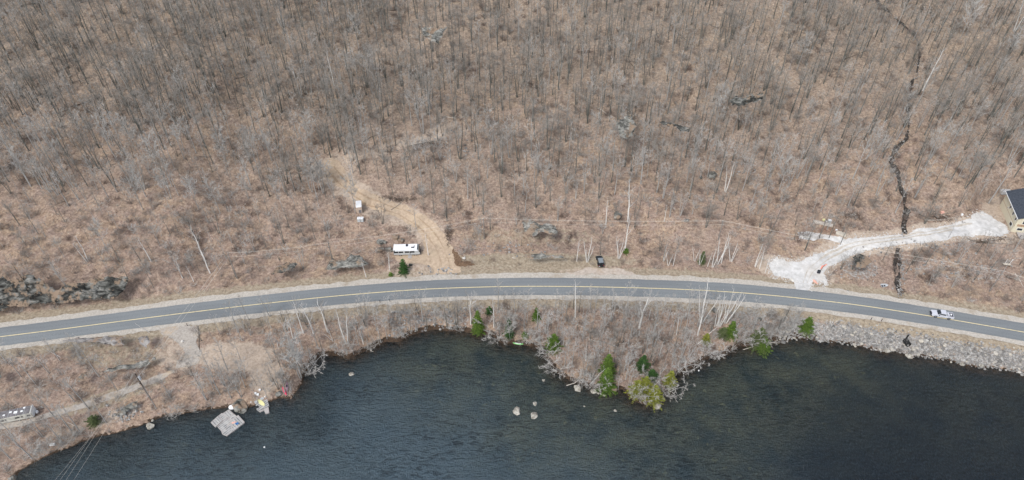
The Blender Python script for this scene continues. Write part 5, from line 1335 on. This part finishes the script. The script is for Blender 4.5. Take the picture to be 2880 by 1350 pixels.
def motorhome():
    e = empty('motorhome', seat_on(1146, 712), heading((1112, 712), (1184, 710)), 'white roofed motorhome parked on sand beside the track', 'motorhome'); e.scale = (1.08, 1.08, 1.08)
    b = MB(); b.prism([(-3.7, .55), (3.5, .55), (3.75, 1.0), (3.35, 2.4), (-3.7, 2.4)], -1.18, 1.18); b.build('body', M_SIDEG, e)
    box_rc('roof', M_WHITEP, e, -3.72, -1.2, 2.4, 3.0, 1.2, 2.48)
    box_rc('roof_front', M_GLASS, e, 3.02, -1.15, 2.4, 3.3, 1.15, 2.45)
    g_ = MB(); g_.prism([(3.72, 1.2), (3.76, 1.2), (3.43, 2.3), (3.39, 2.3)], -1.05, 1.05); g_.build('windscreen', M_GLASS, e)
    for x in (-3.0, -1.6, 0.1, 1.6): box_rc('window', M_GLASS, e, x - .62, -1.2, 1.25, x + .62, -1.18, 2.1, bev=0)
    box_rc('door', M_GLASS, e, .85, -1.205, .65, 1.0, -1.18, 2.2, bev=0)
    t = MB(); t.tube([np.array([-3.2, -1.32, 2.2]), np.array([3.2, -1.32, 2.2])], [.12, .12], 8); t.build('awning', M_WHITEP, e)
    box_rc('roof_vent', M_BED, e, -.25, .2, 2.48, .35, .9, 2.74); box_rc('roof_vent', M_BED, e, 1.3, -.5, 2.48, 2.2, -.1, 2.62); box_rc('roof_vent', M_BED, e, 2.0, .1, 2.48, 2.3, .35, 2.6)
    box_rc('roof_vent', M_METALG, e, -1.9, -.1, 2.48, -1.7, .1, 2.58); box_rc('roof_vent', M_METALG, e, -3.0, .55, 2.48, -2.8, .72, 2.58)
    box_rc('bumper', M_BED, e, 3.6, -1.1, .45, 3.85, 1.1, .75)
    for s in (1, -1):
        for x in (-1.9, 2.4): wheel(e, x, s * 1.05, .42)
        box_rc('mirror', M_BLACKP, e, 3.5, s * 1.4 - .12, 1.7, 3.62, s * 1.4 + .12, 2.1)
        box_rc('headlight', M_LAMPW, e, 3.66, s * .85 - .15, .8, 3.74, s * .85 + .15, 1.0, bev=0)
motorhome()
M_PLANK = mat("weathered_grey_planks", (0.42, 0.39, 0.37), 0.9, var=0.25, scale=2, stretch=(1, 12, 1))
def pallet(px, py, L, W, lab, rz, cat='pallet', m=None):
    p = at(px, py); mb = MB(); n = 5
    for k in range(n): mb.box(-L / 2, -W / 2 + k * W / n + .02, .1, L / 2, -W / 2 + (k + 1) * W / n - .03, .14)
    for x in (-L / 2 + .06, 0, L / 2 - .06): mb.box(x - .05, -W / 2, -.05, x + .05, W / 2, .097)
    tag(mb.build('wooden_step', m or M_PLANK, None, (p[0], p[1], float(hz(p[0], p[1])) + .05), rz), lab, cat)
pallet(1153, 722, 1.1, 1.7, 'grey wooden landing in front of the motorhome door', 0)
M_OLDROOF = mat("weathered_dark_roof", (0.17, 0.16, 0.165), 0.9, var=0.3, scale=.8)
M_OLDSIDE = mat("stained_cream_siding", (0.50, 0.49, 0.44), 0.8, var=0.25, scale=.9)
def old_trailer():
    rz = heading((16, 1188), (93, 1172))
    e = empty('travel_trailer', seat_on(56, 1174), rz, 'old cream travel trailer with dark roof at the left edge', 'travel trailer')
    b = MB(); b.box(-3.9, -1.2, .5, 3.7, 1.2, 2.3, bev=.15); b.build('body', M_OLDSIDE, e)
    r_ = MB(); r_.box(-3.85, -1.15, 2.302, 3.3, 1.15, 2.37, bev=.03); rf = r_.build('roof', M_OLDROOF, e)
    for x, y, s in ((-2.5, -.3, .26), (-1.1, .25, .3), (.1, -.1, .42), (1.5, -.15, .28), (1.9, .8, .26)): box_rc('roof_vent', M_WHITEP, rf, x - s, y - s * .8, 2.37, x + s, y + s * .8, 2.5)
    for x in (-1.5, .3, 2.0): box_rc('roof_batten', M_SIDEG, rf, x - .03, -1.15, 2.37, x + .03, 1.15, 2.41, bev=0)
    for x, w in ((-3.1, .4), (-2.3, .15), (.3, .5), (1.4, .2), (2.9, .4)): box_rc('window', M_GLASS, e, x - w, -1.22, 1.25, x + w, -1.2, 1.75, bev=0)
    box_rc('end_panel', M_WHITEP, e, 3.72, -1.15, .6, 3.8, 1.15, 2.7); box_rc('hitch', M_OLDROOF, e, 3.8, -.1, .4, 4.8, .1, .55)
    box_rc('gas_bottle', M_WHITEP, e, 4.0, -.35, .56, 4.5, .35, 1.1, bev=.1)
    for s in (1, -1): wheel(e, .3, s * 1.05, .36)
old_trailer()

M_TAN = mat("tan_sheet_side", (0.52, 0.42, 0.34), 0.7, var=0.1, scale=2)
def storage_box():
    e = empty('storage_box', seat_on(1012, 592), heading((1011, 606), (1010, 584)) - math.pi / 2, 'tall white-topped storage box with tan side at the edge of the sandy track', 'storage box')
    box_rc('body', M_TAN, e, -.85, -1.6, .15, .85, 1.6, 2.7, bev=.03)
    box_rc('roof', M_WHITEP, e, -.9, -1.66, 2.702, .9, 1.66, 2.78, bev=.02)
    box_rc('door', M_OLDROOF, e, -.2, -1.63, .3, .6, -1.6, 1.5, bev=0)
    for y in (-1.3, 1.3): box_rc('skid', M_BED, e, -.8, y - .1, -.2, .8, y + .1, .15, bev=0)
storage_box()
for px, lab in ((1010, 'left of two white appliances below the storage box'), (1019, 'right of two white appliances below the storage box')):
    p = at(px, 621)
    e = empty('appliance', (p[0], p[1], float(hz(p[0], p[1]))), .03, lab, 'appliance', 'white appliances by the storage box')
    box_rc('body', M_SIDEG, e, -.44, -.5, -.1, .44, .6, 1.1, bev=.03); box_rc('lid', M_WHITEP, e, -.46, -.52, 1.102, .46, .62, 1.17, bev=.02)
    t = MB(); t.tube([np.array([0, .05, 1.17]), np.array([0, .05, 1.19])], [.26, .26], 12); t.build('fan_grille', M_METALG, e)

# ================================================================== house
M_SIDING = mat("cream_siding", (0.66, 0.61, 0.47), 0.7, var=0.03, scale=1)
def shingle():
    g = G("slate_shingles")
    f = g.noise(2.5, 4, 0.7); c = g.ramp(f, [(0.3, (0.035, 0.042, 0.055)), (0.7, (0.085, 0.098, 0.12))]); g.bump(f, .4, .05); return g.out(c, .9, .2)
M_SHINGLE = shingle()
def house():
    sw = at(2842, 652); nw = at(2811, 578)
    a = math.atan2(nw[1] - sw[1], nw[0] - sw[0]) - math.pi / 2
    W = float(np.hypot(nw[0] - sw[0], nw[1] - sw[1])); D = 11.0; hE, hR = 5.6, 8.2
    e = empty('house', (sw[0], sw[1], float(sw[2])), a, 'cream house with dark slate roof at the end of the gravel drive', 'house')
    b = MB(); b.box(0, 0, -.6, D, W, hE)
    b.add([(0, 0, hE), (D, 0, hE), (D / 2, 0, hR), (0, W, hE), (D, W, hE), (D / 2, W, hR)], [(0, 1, 2), (4, 3, 5), (0, 2, 5, 3), (1, 4, 5, 2)])
    b.build('wall', M_SIDING, e)
    sl = (hR - hE) / (D / 2); ov = .45
    r_ = MB()
    for s in (0, 1):
        x0, x1 = (-ov, D / 2) if s == 0 else (D + ov, D / 2)
        z0 = hE - ov * sl + .05; z1 = hR + .05
        r_.add([(x0, -ov, z0), (x1, -ov, z1), (x1, W + ov, z1), (x0, W + ov, z0), (x0, -ov, z0 + .16), (x1, -ov, z1 + .16), (x1, W + ov, z1 + .16), (x0, W + ov, z0 + .16)],
               [(0, 3, 2, 1), (4, 5, 6, 7), (0, 1, 5, 4), (1, 2, 6, 5), (2, 3, 7, 6), (3, 0, 4, 7)])
    rf = r_.build('roof', M_SHINGLE, e)
    box_rc('gutter', M_WHITEP, rf, -ov - .12, -ov, hE - ov * sl + .02, -ov - .002, W + ov, hE - ov * sl + .17, bev=0)
    def win(x0, y0, z0, x1, y1, z1, out, fr=.1):
        if out == 'w':
            f = MB().box(-.06, y0 - fr, z0 - fr, -.003, y1 + fr, z1 + fr).build('window', M_WHITEP, e); MB().box(-.09, y0, z0, -.062, y1, z1).build('pane', M_GLASS, f)
        else:
            f = MB().box(x0 - fr, -.06, z0 - fr, x1 + fr, -.003, z1 + fr).build('window', M_WHITEP, e); MB().box(x0, -.09, z0, x1, -.062, z1).build('pane', M_GLASS, f)
    win(0, W * .52, 3.7, 0, W * .52 + .7, 4.6, 'w'); win(0, W * .28, 3.7, 0, W * .28 + .7, 4.6, 'w'); win(0, W * .08, 3.7, 0, W * .08 + .6, 4.6, 'w'); win(0, W * .10, 1.0, 0, W * .10 + 1.5, 2.0, 'w'); win(0, W * .62, 3.0, 0, W * .62 + .25, 3.3, 'w')
    win(1.6, 0, 3.7, 3.0, 0, 5.0, 's'); win(3.3, 0, 3.7, 4.7, 0, 5.0, 's'); win(1.2, 0, 1.1, 2.6, 0, 1.9, 's'); win(4.4, 0, .8, 6.2, 0, 2.2, 's')
    M_CEDAR = mat("brown_cedar_band", (0.40, 0.27, 0.18), .8, var=.2, scale=2)
    box_rc('cedar_band', M_CEDAR, e, .6, -.05, 2.5, D, -.003, 3.3, bev=0); box_rc('corner_board', M_CEDAR, e, -.03, -.05, 2.45, .1, W, 2.55, bev=0)
    d = box_rc('deck', M_PLANK, e, 1.5, -3.0, .25, D, -.1, .45, bev=0)
    for k in range(8): box_rc('railing_post', M_BED, d, 1.6 + k * 1.3, -2.98, .45, 1.68 + k * 1.3, -2.9, 1.4, bev=0)
    box_rc('rail', M_BED, d, 1.5, -2.99, 1.4, D, -2.88, 1.46, bev=0)
house()
tag(MB().box(-1.6, -.8, -.2, 1.6, .8, .9, bev=.08).build('lean_to', M_METALG, None, seat_on(2826, 541), .1), 'low grey metal bin behind the north corner of the cream house', 'metal bin')
def kayak(px0, py0, px1, py1, w, m, lab, name='kayak', z=None, deck=None, cockpit=None):
    p, q = at(px0, py0), at(px1, py1); c = (p + q) / 2; L = float(np.hypot(*(q - p)[:2])); rz = math.atan2(q[1] - p[1], q[0] - p[0])
    zz = max(0.02, float(hz(c[0], c[1]))) if z is None else z
    e = empty(name, (c[0], c[1], zz), rz, lab, name)
    n, k = 14, 8; V = []; F = []
    for i in range(n + 1):
        t = i / n * 2 - 1; ww = w / 2 * max(0.03, (1 - abs(t) ** 2.2)); ht = .32 + .12 * t * t
        for j in range(k):
            a = 2 * math.pi * j / k; V.append((t * L / 2, ww * math.cos(a), .18 + (ht / 2) * math.sin(a)))
    for i in range(n):
        for j in range(k): F.append((i * k + j, i * k + (j + 1) % k, (i + 1) * k + (j + 1) % k, (i + 1) * k + j))
    F += [tuple(range(k)), tuple(n * k + j for j in range(k - 1, -1, -1))]
    MB().add(V, F).build('hull', m, e, smooth=True)
    if cockpit:
        mb = MB(); mb.slab([(cockpit[1] * math.cos(a) * 1.6, cockpit[1] * math.sin(a) * .75) for a in np.linspace(0, 6.28, 13)[:-1]], .34, .40); mb.build('cockpit', cockpit[0], e)
    if deck:
        mb = MB(); mb.slab([(L * .30 * math.cos(a), w * .28 * math.sin(a)) for a in np.linspace(0, 6.28, 13)[:-1]], .33, .375); mb.build('deck_panel', deck, e)
M_PINK = mat("hot_pink_plastic", (0.75, 0.07, 0.15), .4); M_MAUVE = mat("faded_mauve_plastic", (0.42, 0.27, 0.33), .6); M_GREEN = mat("lime_green_plastic", (0.25, 0.62, 0.22), .4)
M_YEL = mat("pale_yellow_plastic", (0.78, 0.74, 0.38), .5); M_BLUE = mat("blue_fabric", (0.06, 0.25, 0.62), .7); M_ORANGE = mat("orange_mesh", (0.80, 0.30, 0.22), .8); M_SALMON = mat("salmon_cloth", (0.75, 0.42, 0.33), .9)
kayak(793, 1084, 808, 1117, .75, M_PINK, 'hot pink kayak on the shore by the grey boulder', cockpit=(M_MAUVE, .25))
kayak(806, 1070, 809, 1106, .85, M_MAUVE, 'faded mauve canoe lying next to the pink kayak', 'canoe', cockpit=(M_BED, .3))
kayak(1442, 964, 1472, 968, .75, M_GREEN, 'lime green kayak with white deck at the water edge', z=.03, deck=M_WHITEP)

# ================================================================== docks
def zpt(x, y, z=0.0): return tuple(atz(560 + x * .14903, 1080 + y * .14903, z)[:2])
def deck_mat(name, ang):
    g = G(name)
    mp = g.n("ShaderNodeMapping"); mp.inputs["Rotation"].default_value = (0, 0, ang); g.l(g.pos, mp.inputs[0])
    w = g.n("ShaderNodeTexWave"); w.inputs["Scale"].default_value = 0.55; g.l(mp.outputs[0], w.inputs["Vector"])
    c = g.ramp(w.outputs[1], [(0.05, (0.10, 0.10, 0.10)), (0.4, (0.36, 0.36, 0.355))])
    c = g.mix(g.ramp(g.noise(1.0, 3), [(.4, 0), (.65, .6)]), c, (0.55, 0.53, 0.50)); return g.out(c, .9, .2)
u0 = np.array(zpt(855, 725)) - np.array(zpt(525, 975)); ang = math.atan2(u0[1], u0[0])
M_DK1 = deck_mat("grey_deck_boards", -ang); M_DK2 = deck_mat("grey_cross_boards", -ang + math.pi / 2)
dk = empty('floating_dock', (*zpt(540, 730), 0), 0, 'floating dock of grey plank rafts joined in a stepped shape', 'floating dock')
dc = np.array(zpt(540, 730))
for poly, m, z in [([(225, 725), (365, 600), (440, 690), (305, 812)], M_DK1, .42), ([(368, 600), (430, 552), (520, 640), (445, 690)], M_DK2, .45), ([(442, 562), (560, 485), (645, 560), (545, 640)], M_DK1, .44),
                   ([(548, 642), (650, 562), (702, 607), (600, 690)], M_DK2, .42), ([(345, 800), (520, 645), (600, 700), (480, 880), (425, 890)], M_DK2, .40), ([(605, 695), (735, 590), (855, 722), (620, 905)], M_DK1, .46), ([(425, 893), (482, 883), (602, 705), (617, 905), (525, 975), (440, 940)], M_DK2, .44)]:
    P = [tuple(np.array(zpt(*p, z)) - dc) for p in poly]
    o = MB().slab(P, -.25, z).build('raft_section', m, dk)
    rb = MB()
    for i in range(len(P)):
        a, b = np.array(P[i]), np.array(P[(i + 1) % len(P)]); d = unit(np.append(b - a, 0))[:2]; n_ = np.array([-d[1], d[0]]) * .07
        rb.slab([tuple(a + n_), tuple(b + n_), tuple(b - n_), tuple(a - n_)], z - .1, z + .035)
    rb.build('edge_board', M_PLANK, o)
def on_raft(x, y, z=.48): p = zpt(x, y, z); return (p[0], p[1], z)
e = empty('folding_chair', on_raft(725, 762), .6, 'small blue folding chair on the floating dock', 'chair')
box_rc('seat', M_BLUE, e, -.3, -.28, .38, .3, .28, .44, bev=0); box_rc('backrest', M_BLUE, e, -.36, -.28, .46, -.3, .28, 1.0, bev=0)
for sx in (-.27, .27):
    for sy in (-.25, .25): box_rc('leg', M_METALG, e, sx - .02, sy - .02, 0, sx + .02, sy + .02, .38, bev=0)
tag(MB().box(-.45, -.22, 0, .45, .22, .09, bev=.03).build('towel', M_SALMON, None, on_raft(655, 728), .5), 'salmon towel lying left of the blue chair', 'towel')
for x0, y0, x1, y1, lab in ((540, 770, 640, 715, 'upper plank lying on the floating dock'), (610, 825, 690, 770, 'lower plank lying on the floating dock')):
    a, b = np.array(on_raft(x0, y0)), np.array(on_raft(x1, y1)); c = (a + b) / 2; L = float(np.linalg.norm(b - a)) / 2
    tag(MB().box(-L, -.06, 0, L, .06, .07).build('plank', M_LOGP, None, tuple(c), math.atan2(b[1] - a[1], b[0] - a[0])), lab, 'plank')
dp = empty('shore_dock', (*zpt(1200, 380, .5), 0), 0, 'square grey dock at the shore with a short ramp into the lake', 'dock'); dq = np.array(zpt(1200, 380, .5))
for poly, nm, z in [([(1058, 340), (1150, 262), (1270, 250), (1322, 405), (1225, 450), (1115, 500), (1085, 480)], 'platform', .55), ([(1213, 470), (1308, 432), (1322, 535), (1250, 560)], 'ramp', .40), ([(1128, 510), (1208, 474), (1220, 492), (1142, 528)], 'step', .35)]:
    MB().slab([tuple(np.array(zpt(*p, z)) - dq) for p in poly], -.3, z).build(nm, M_DK2 if nm == 'platform' else M_PLANK, dp)
def onq(x, y, z=.56): p = zpt(x, y, z); return (p[0], p[1], z)
p_, q_ = zpt(1090, 280, .6), zpt(1235, 408, .6); cc = ((p_[0] + q_[0]) / 2, (p_[1] + q_[1]) / 2); L = math.hypot(q_[0] - p_[0], q_[1] - p_[1]); rz = math.atan2(q_[1] - p_[1], q_[0] - p_[0])
mb = MB(); mb.slab([(L / 2 * math.cos(a), .5 * math.sin(a) * (1 if math.cos(a) > -.3 else .7)) for a in np.linspace(0, 6.28, 17)[:-1]], .0, .16)
tag(mb.build('paddle_board', M_YEL, None, (*cc, .57), rz), 'pale yellow paddle board lying across the shore dock', 'paddle board')
tag(MB().box(-.35, -.3, 0, .35, .3, .5, bev=.05).build('cooler', M_METALG, None, onq(1080, 350), .4), 'grey cooler at the left corner of the shore dock', 'cooler')
tag(MB().box(-.3, -.25, 0, .3, .25, .35, bev=.05).build('bag', M_BLACKP, None, onq(1105, 440), .2), 'dark bag on the lower left of the shore dock', 'bag')
tag(MB().box(-.45, -.35, 0, .45, .35, .3, bev=.05).build('crate', M_SIDEG, None, onq(1190, 280), .7), 'grey crate at the top of the shore dock', 'crate')
for x, y, s, lab in ((1070, 190, .3, 'white bucket left of the shore path'), (1115, 215, .33, 'white plastic crate beside the bucket'), (1150, 125, .3, 'white plastic jug above the crate'), (1245, 245, .16, 'tiny white bottle above the shore dock'), (980, 348, .14, 'tiny white cup on the shore between dock and boulder')):
    p = at(560 + x * .14903, 1080 + y * .14903); mb = MB(); mb.tube([np.array([0, 0, 0]), np.array([0, 0, s * 1.6])], [s * .8, s], 10)
    mb.tube([np.array([0, 0, s * 1.6]), np.array([0, 0, s * 1.7])], [s * 1.05, s * 1.0], 10)
    tag(mb.build('bucket', M_WHITEP, None, tuple(p)), lab, 'container')
mb = MB(); mb.tube([np.array([0, 0, 0]), np.array([0, 0, .4])], [.75, .8], 14); mb.tube([np.array([0, 0, .4]), np.array([0, 0, .5])], [.8, .55], 14)
tag(mb.build('swim_float', M_WHITEP, None, (*zpt(622, 445), 0.0)), 'round white float in the water beside the large flat boulder', 'float')
for px, py, lab in ((744, 1258, 'small white buoy in the open water below the docks'), (1965, 1043, 'tiny white buoy off the right shore of the point')):
    p = atz(px, py, 0); mb = MB(); mb.tube([np.array([0, 0, -.1]), np.array([0, 0, .1]), np.array([0, 0, .25]), np.array([0, 0, .45])], [.16, .22, .18, .06], 10); tag(mb.build('buoy', M_WHITEP, None, tuple(p)), lab, 'buoy')
e = empty('water_tank', seat_on(149, 1252), .15, 'white lying tank on the lower left shore', 'tank')
mb = MB(); mb.tube([np.array([-.65, 0, .35]), np.array([-.55, 0, .35]), np.array([.55, 0, .35]), np.array([.65, 0, .35])], [.22, .34, .34, .22], 14); mb.build('drum', M_WHITEP, e, smooth=True)
for x in (-.4, .4): box_rc('foot', M_METALG, e, x - .05, -.25, -.1, x + .05, .25, .1, bev=0)

# ================================================================== things along the gravel drive
e = empty('row_boat', seat_on(2487, 805), .1, 'small grey rowing boat with dark inside left of the dark stream', 'row boat')
n = 10; V = []; F = []
for i in range(n + 1):
    t = i / n; ww = .62 * (1 - t ** 2.6) ** .6 + .02
    for (yy, zz) in ((-1, .45), (-.75, .08), (.75, .08), (1, .45), (.9, .45), (.68, .14), (-.68, .14), (-.9, .45)): V.append((-.95 + 1.95 * t, yy * ww, zz + (.12 * t if zz > .3 else 0)))
for i in range(n):
    for j in range(8): F.append((i * 8 + j, i * 8 + (j + 1) % 8, (i + 1) * 8 + (j + 1) % 8, (i + 1) * 8 + j))
F += [tuple(range(8)), tuple(n * 8 + j for j in range(7, -1, -1))]
MB().add(V, F).build('hull', M_METALG, e); box_rc('floor', M_BED, e, -.85, -.38, .145, .55, .38, .17, bev=0)
for x in (-.45, .2): box_rc('seat', M_SIDEG, e, x - .1, -.54, .36, x + .1, .54, .4, bev=0)
def stack(px0, py0, px1, py1, w, h, m, lab, name='lumber_stack', cat='lumber'):
    p, q = at(px0, py0), at(px1, py1); c = (p + q) / 2; L = float(np.hypot(*(q - p)[:2])) / 2; mb = MB()
    for k in range(4): mb.box(-L + rnd.uniform(-.1, .1), -w / 2 + k * w / 4, 0, L + rnd.uniform(-.1, .1), -w / 2 + (k + 1) * w / 4 - .04, h - rnd.uniform(0, .06))
    for x in (-L * .6, -.1, L * .5): mb.box(x, -w / 2 - .03, h + .003, x + .1, w / 2, h + .04)
    return tag(mb.build(name, m, None, (c[0], c[1], float(hz(c[0], c[1])) + .05), math.atan2(q[1] - p[1], q[0] - p[0])), lab, cat)
stack(2286, 622, 2340, 638, 1.15, .55, M_LOGP, 'long pale lumber stack above the gravel patch')
stack(2351, 655, 2377, 665, 1.3, .7, mat("beige_panels", (0.58, 0.53, 0.45), .8, var=.1, scale=2), 'shorter beige panel stack right of the lumber stack')
for px, py, s, m, lab in ((2332, 624, .5, M_WHITEP, 'white appliance behind the right end of the lumber stack'), (2316, 620, .33, M_YEL, 'small yellowish box behind the lumber stack'), (2323, 624, .25, M_WHITEP, 'little white box between yellowish box and white appliance'),
        (2352, 648, .25, M_WHITEP, 'small white box at the end of the panel stack'), (2649, 600, .45, M_SALMON, 'pinkish box among the logs by the drive'), (2705, 605, .3, M_WHITEP, 'small white box in the log heap by the drive')):
    p = at(px, py); e = empty('box', (p[0], p[1], float(hz(p[0], p[1]))), rnd.uniform(-.4, .1), lab, 'box')
    box_rc('body', m if s < .5 else M_SIDEG, e, -s, -s * .8, -.1, s, s * .8, s * 1.5); box_rc('lid', m, e, -s * 1.03, -s * .83, s * 1.503, s * 1.03, s * .83, s * 1.6, bev=0)
mb = MB()
g_ = np.random.default_rng(5)
for k in range(150):
    a = g_.normal(size=3) * np.array([2.4, 1.0, .25]); a[2] = abs(a[2]); d = unit(g_.normal(size=3) * np.array([1, 1, .35])); mb.tube([a, a + d * g_.uniform(.6, 1.6)], [.035, .01], 3)
p = at(2322, 648); tag(mb.build('brush_pile', mat("red_brown_branches", (0.26, 0.12, 0.09), .9, var=.3, scale=2), None, (p[0], p[1], float(hz(p[0], p[1])) + .1)), 'red brown pile of cut branches below the lumber stack', 'brush pile', kind='stuff')
M_HEAP = mat('dark_heaped_branches', (0.13, 0.10, 0.08), .95, var=.4, scale=.8)
for (px, py, rx, ry, cnt, lab) in ((1215, 405, 5.5, 1.2, 190, 'dark brush pile across the hillside right of the sandy track'), (2650, 615, 6, 1.5, 220, 'heap of branches along the upper side of the gravel drive'), (2395, 608, 3, 1.2, 120, 'tangle of dark branches above the small beige stack'), (1118, 562, 6.5, .7, 200, 'brush heaped along the upper edge of the sandy track'),
        (1262, 655, 1.0, 4.5, 150, 'brush heaped along the right bend of the sandy track'), (2780, 678, 6, .9, 170, 'branches pushed along the lower side of the gravel drive'), (2535, 822, 1.5, .8, 60, 'dark branches at the lower end of the stream')):
    mb = MB(); p = at(px, py)
    for k in range(cnt):
        a = g_.normal(size=3) * np.array([rx * .5, ry * .5, .2]); a[2] = abs(a[2]) + float(hz(p[0] + a[0], p[1] + a[1])) - p[2]; d = unit(g_.normal(size=3) * np.array([1, 1, .3])); mb.tube([a, a + d * g_.uniform(.6, 1.9)], [.075, .015], 3)
    tag(mb.build('brush_pile', M_HEAP, None, tuple(p)), lab, 'brush pile', kind='stuff')
# black bin with leaning rod and orange netting
e = empty('mail_box', seat_on(2301, 769), -.2, 'black box on a short post beside the orange netting', 'mail box')
box_rc('body', M_BLACKP, e, -.45, -.3, .3, .45, .3, 1.3, bev=.08); box_rc('post', M_POLE, e, -.06, -.06, -.2, .06, .06, .3, bev=0); box_rc('flap', M_BED, e, -.4, -.34, .5, .4, -.3, 1.1, bev=0)
a, b = at(2306, 764), at(2317, 750); mb = MB(); mb.tube([np.array([0, 0, .2]), b - a + np.array([0, 0, .9])], [.07, .05], 5); tag(mb.build('metal_rod', M_BED, None, tuple(a)), 'dark rod leaning from the black box to the netting', 'rod')
poly = [(2306, 756), (2310, 748), (2318, 746), (2323, 743), (2326, 744), (2321, 748), (2315, 751), (2309, 758)]
patch('safety_netting', poly, M_ORANGE, lift=.16, step=.3, rough=.12, kind=None, label='crumpled orange netting on the white gravel', cat='netting')
for px, py, lab, m in ((2228, 789, 'small white and tan rubble slab left of the drive mouth', M_BW), (2292, 793, 'salmon coloured slab right of the drive mouth', M_SALMON)):
    p = at(px, py); me = gen_rock(55, .4, 2, .3); me.materials.append(m); rock_obj('slab', me, p[0], p[1], float(hz(p[0], p[1])) + .1, .8, lab, None, 'rock', rz=-1.1, sc=(1.5, .6, 1))
# swing frame lower right
e = empty('swing_seat', seat_on(2829, 748), -.1, 'beige board seat with two white posts below the cream house', 'swing seat')
box_rc('seat', mat("beige_board", (0.62, 0.56, 0.46), .8), e, -1.1, -.35, .7, 1.0, .4, .78, bev=0)
for x in (-.3, 1.15): box_rc('post', M_WHITEP, e, x - .05, .5, -.3, x + .05, .6, 2.2, bev=0)
box_rc('crossbar', M_WHITEP, e, .95, .5, 2.202, 1.45, .6, 2.27, bev=0)
for x in (-1.0, .9): box_rc('leg', M_POLE, e, x - .05, -.3, -.3, x + .05, -.2, .7, bev=0)
# culvert on the riprap
e = empty('culvert_pipe', seat_on(2548, 966), .2, 'black culvert end with upright flap among the riprap stones', 'culvert')
mb = MB()
for k in range(16):
    a0, a1 = 2 * math.pi * k / 16, 2 * math.pi * (k + 1) / 16
    mb.add([(.75 * math.cos(a), y, .55 + .75 * math.sin(a)) for a in (a0, a1) for y in (-1.0, .8)] + [(.62 * math.cos(a), y, .55 + .62 * math.sin(a)) for a in (a0, a1) for y in (-1.0, .8)], [(0, 1, 3, 2), (4, 6, 7, 5), (0, 2, 6, 4)])
mb.build('pipe', M_TYRE, e); mb = MB(); mb.tube([np.array([0, .6, .55]), np.array([0, .7, .55])], [.62, .62], 14); mb.build('end_wall', M_TYRE, e)
mb = MB(); mb.slab([(.3 + .28 * math.cos(a), .9 + .1 * math.sin(a)) for a in np.linspace(0, 6.28, 11)[:-1]], .3, 2.6); mb.build('flap', M_TYRE, e)
# markers along the lake side of the road
for px, py, lab in ((1069, 851, 'thin dark marker stake left of the bay at the road edge'), (1097, 849, 'second thin dark stake at the road edge'), (528, 917, 'black post where the left gravel drive meets the road'), (2449, 900, 'short stake at the road edge above the riprap'), (2478, 904, 'second stake above the riprap')):
    p = at(px, py); tag(MB().box(-.07, -.07, -.2, .07, .07, 1.1, bev=.02).build('marker_post', M_POLE, None, tuple(p)), lab, 'marker post')
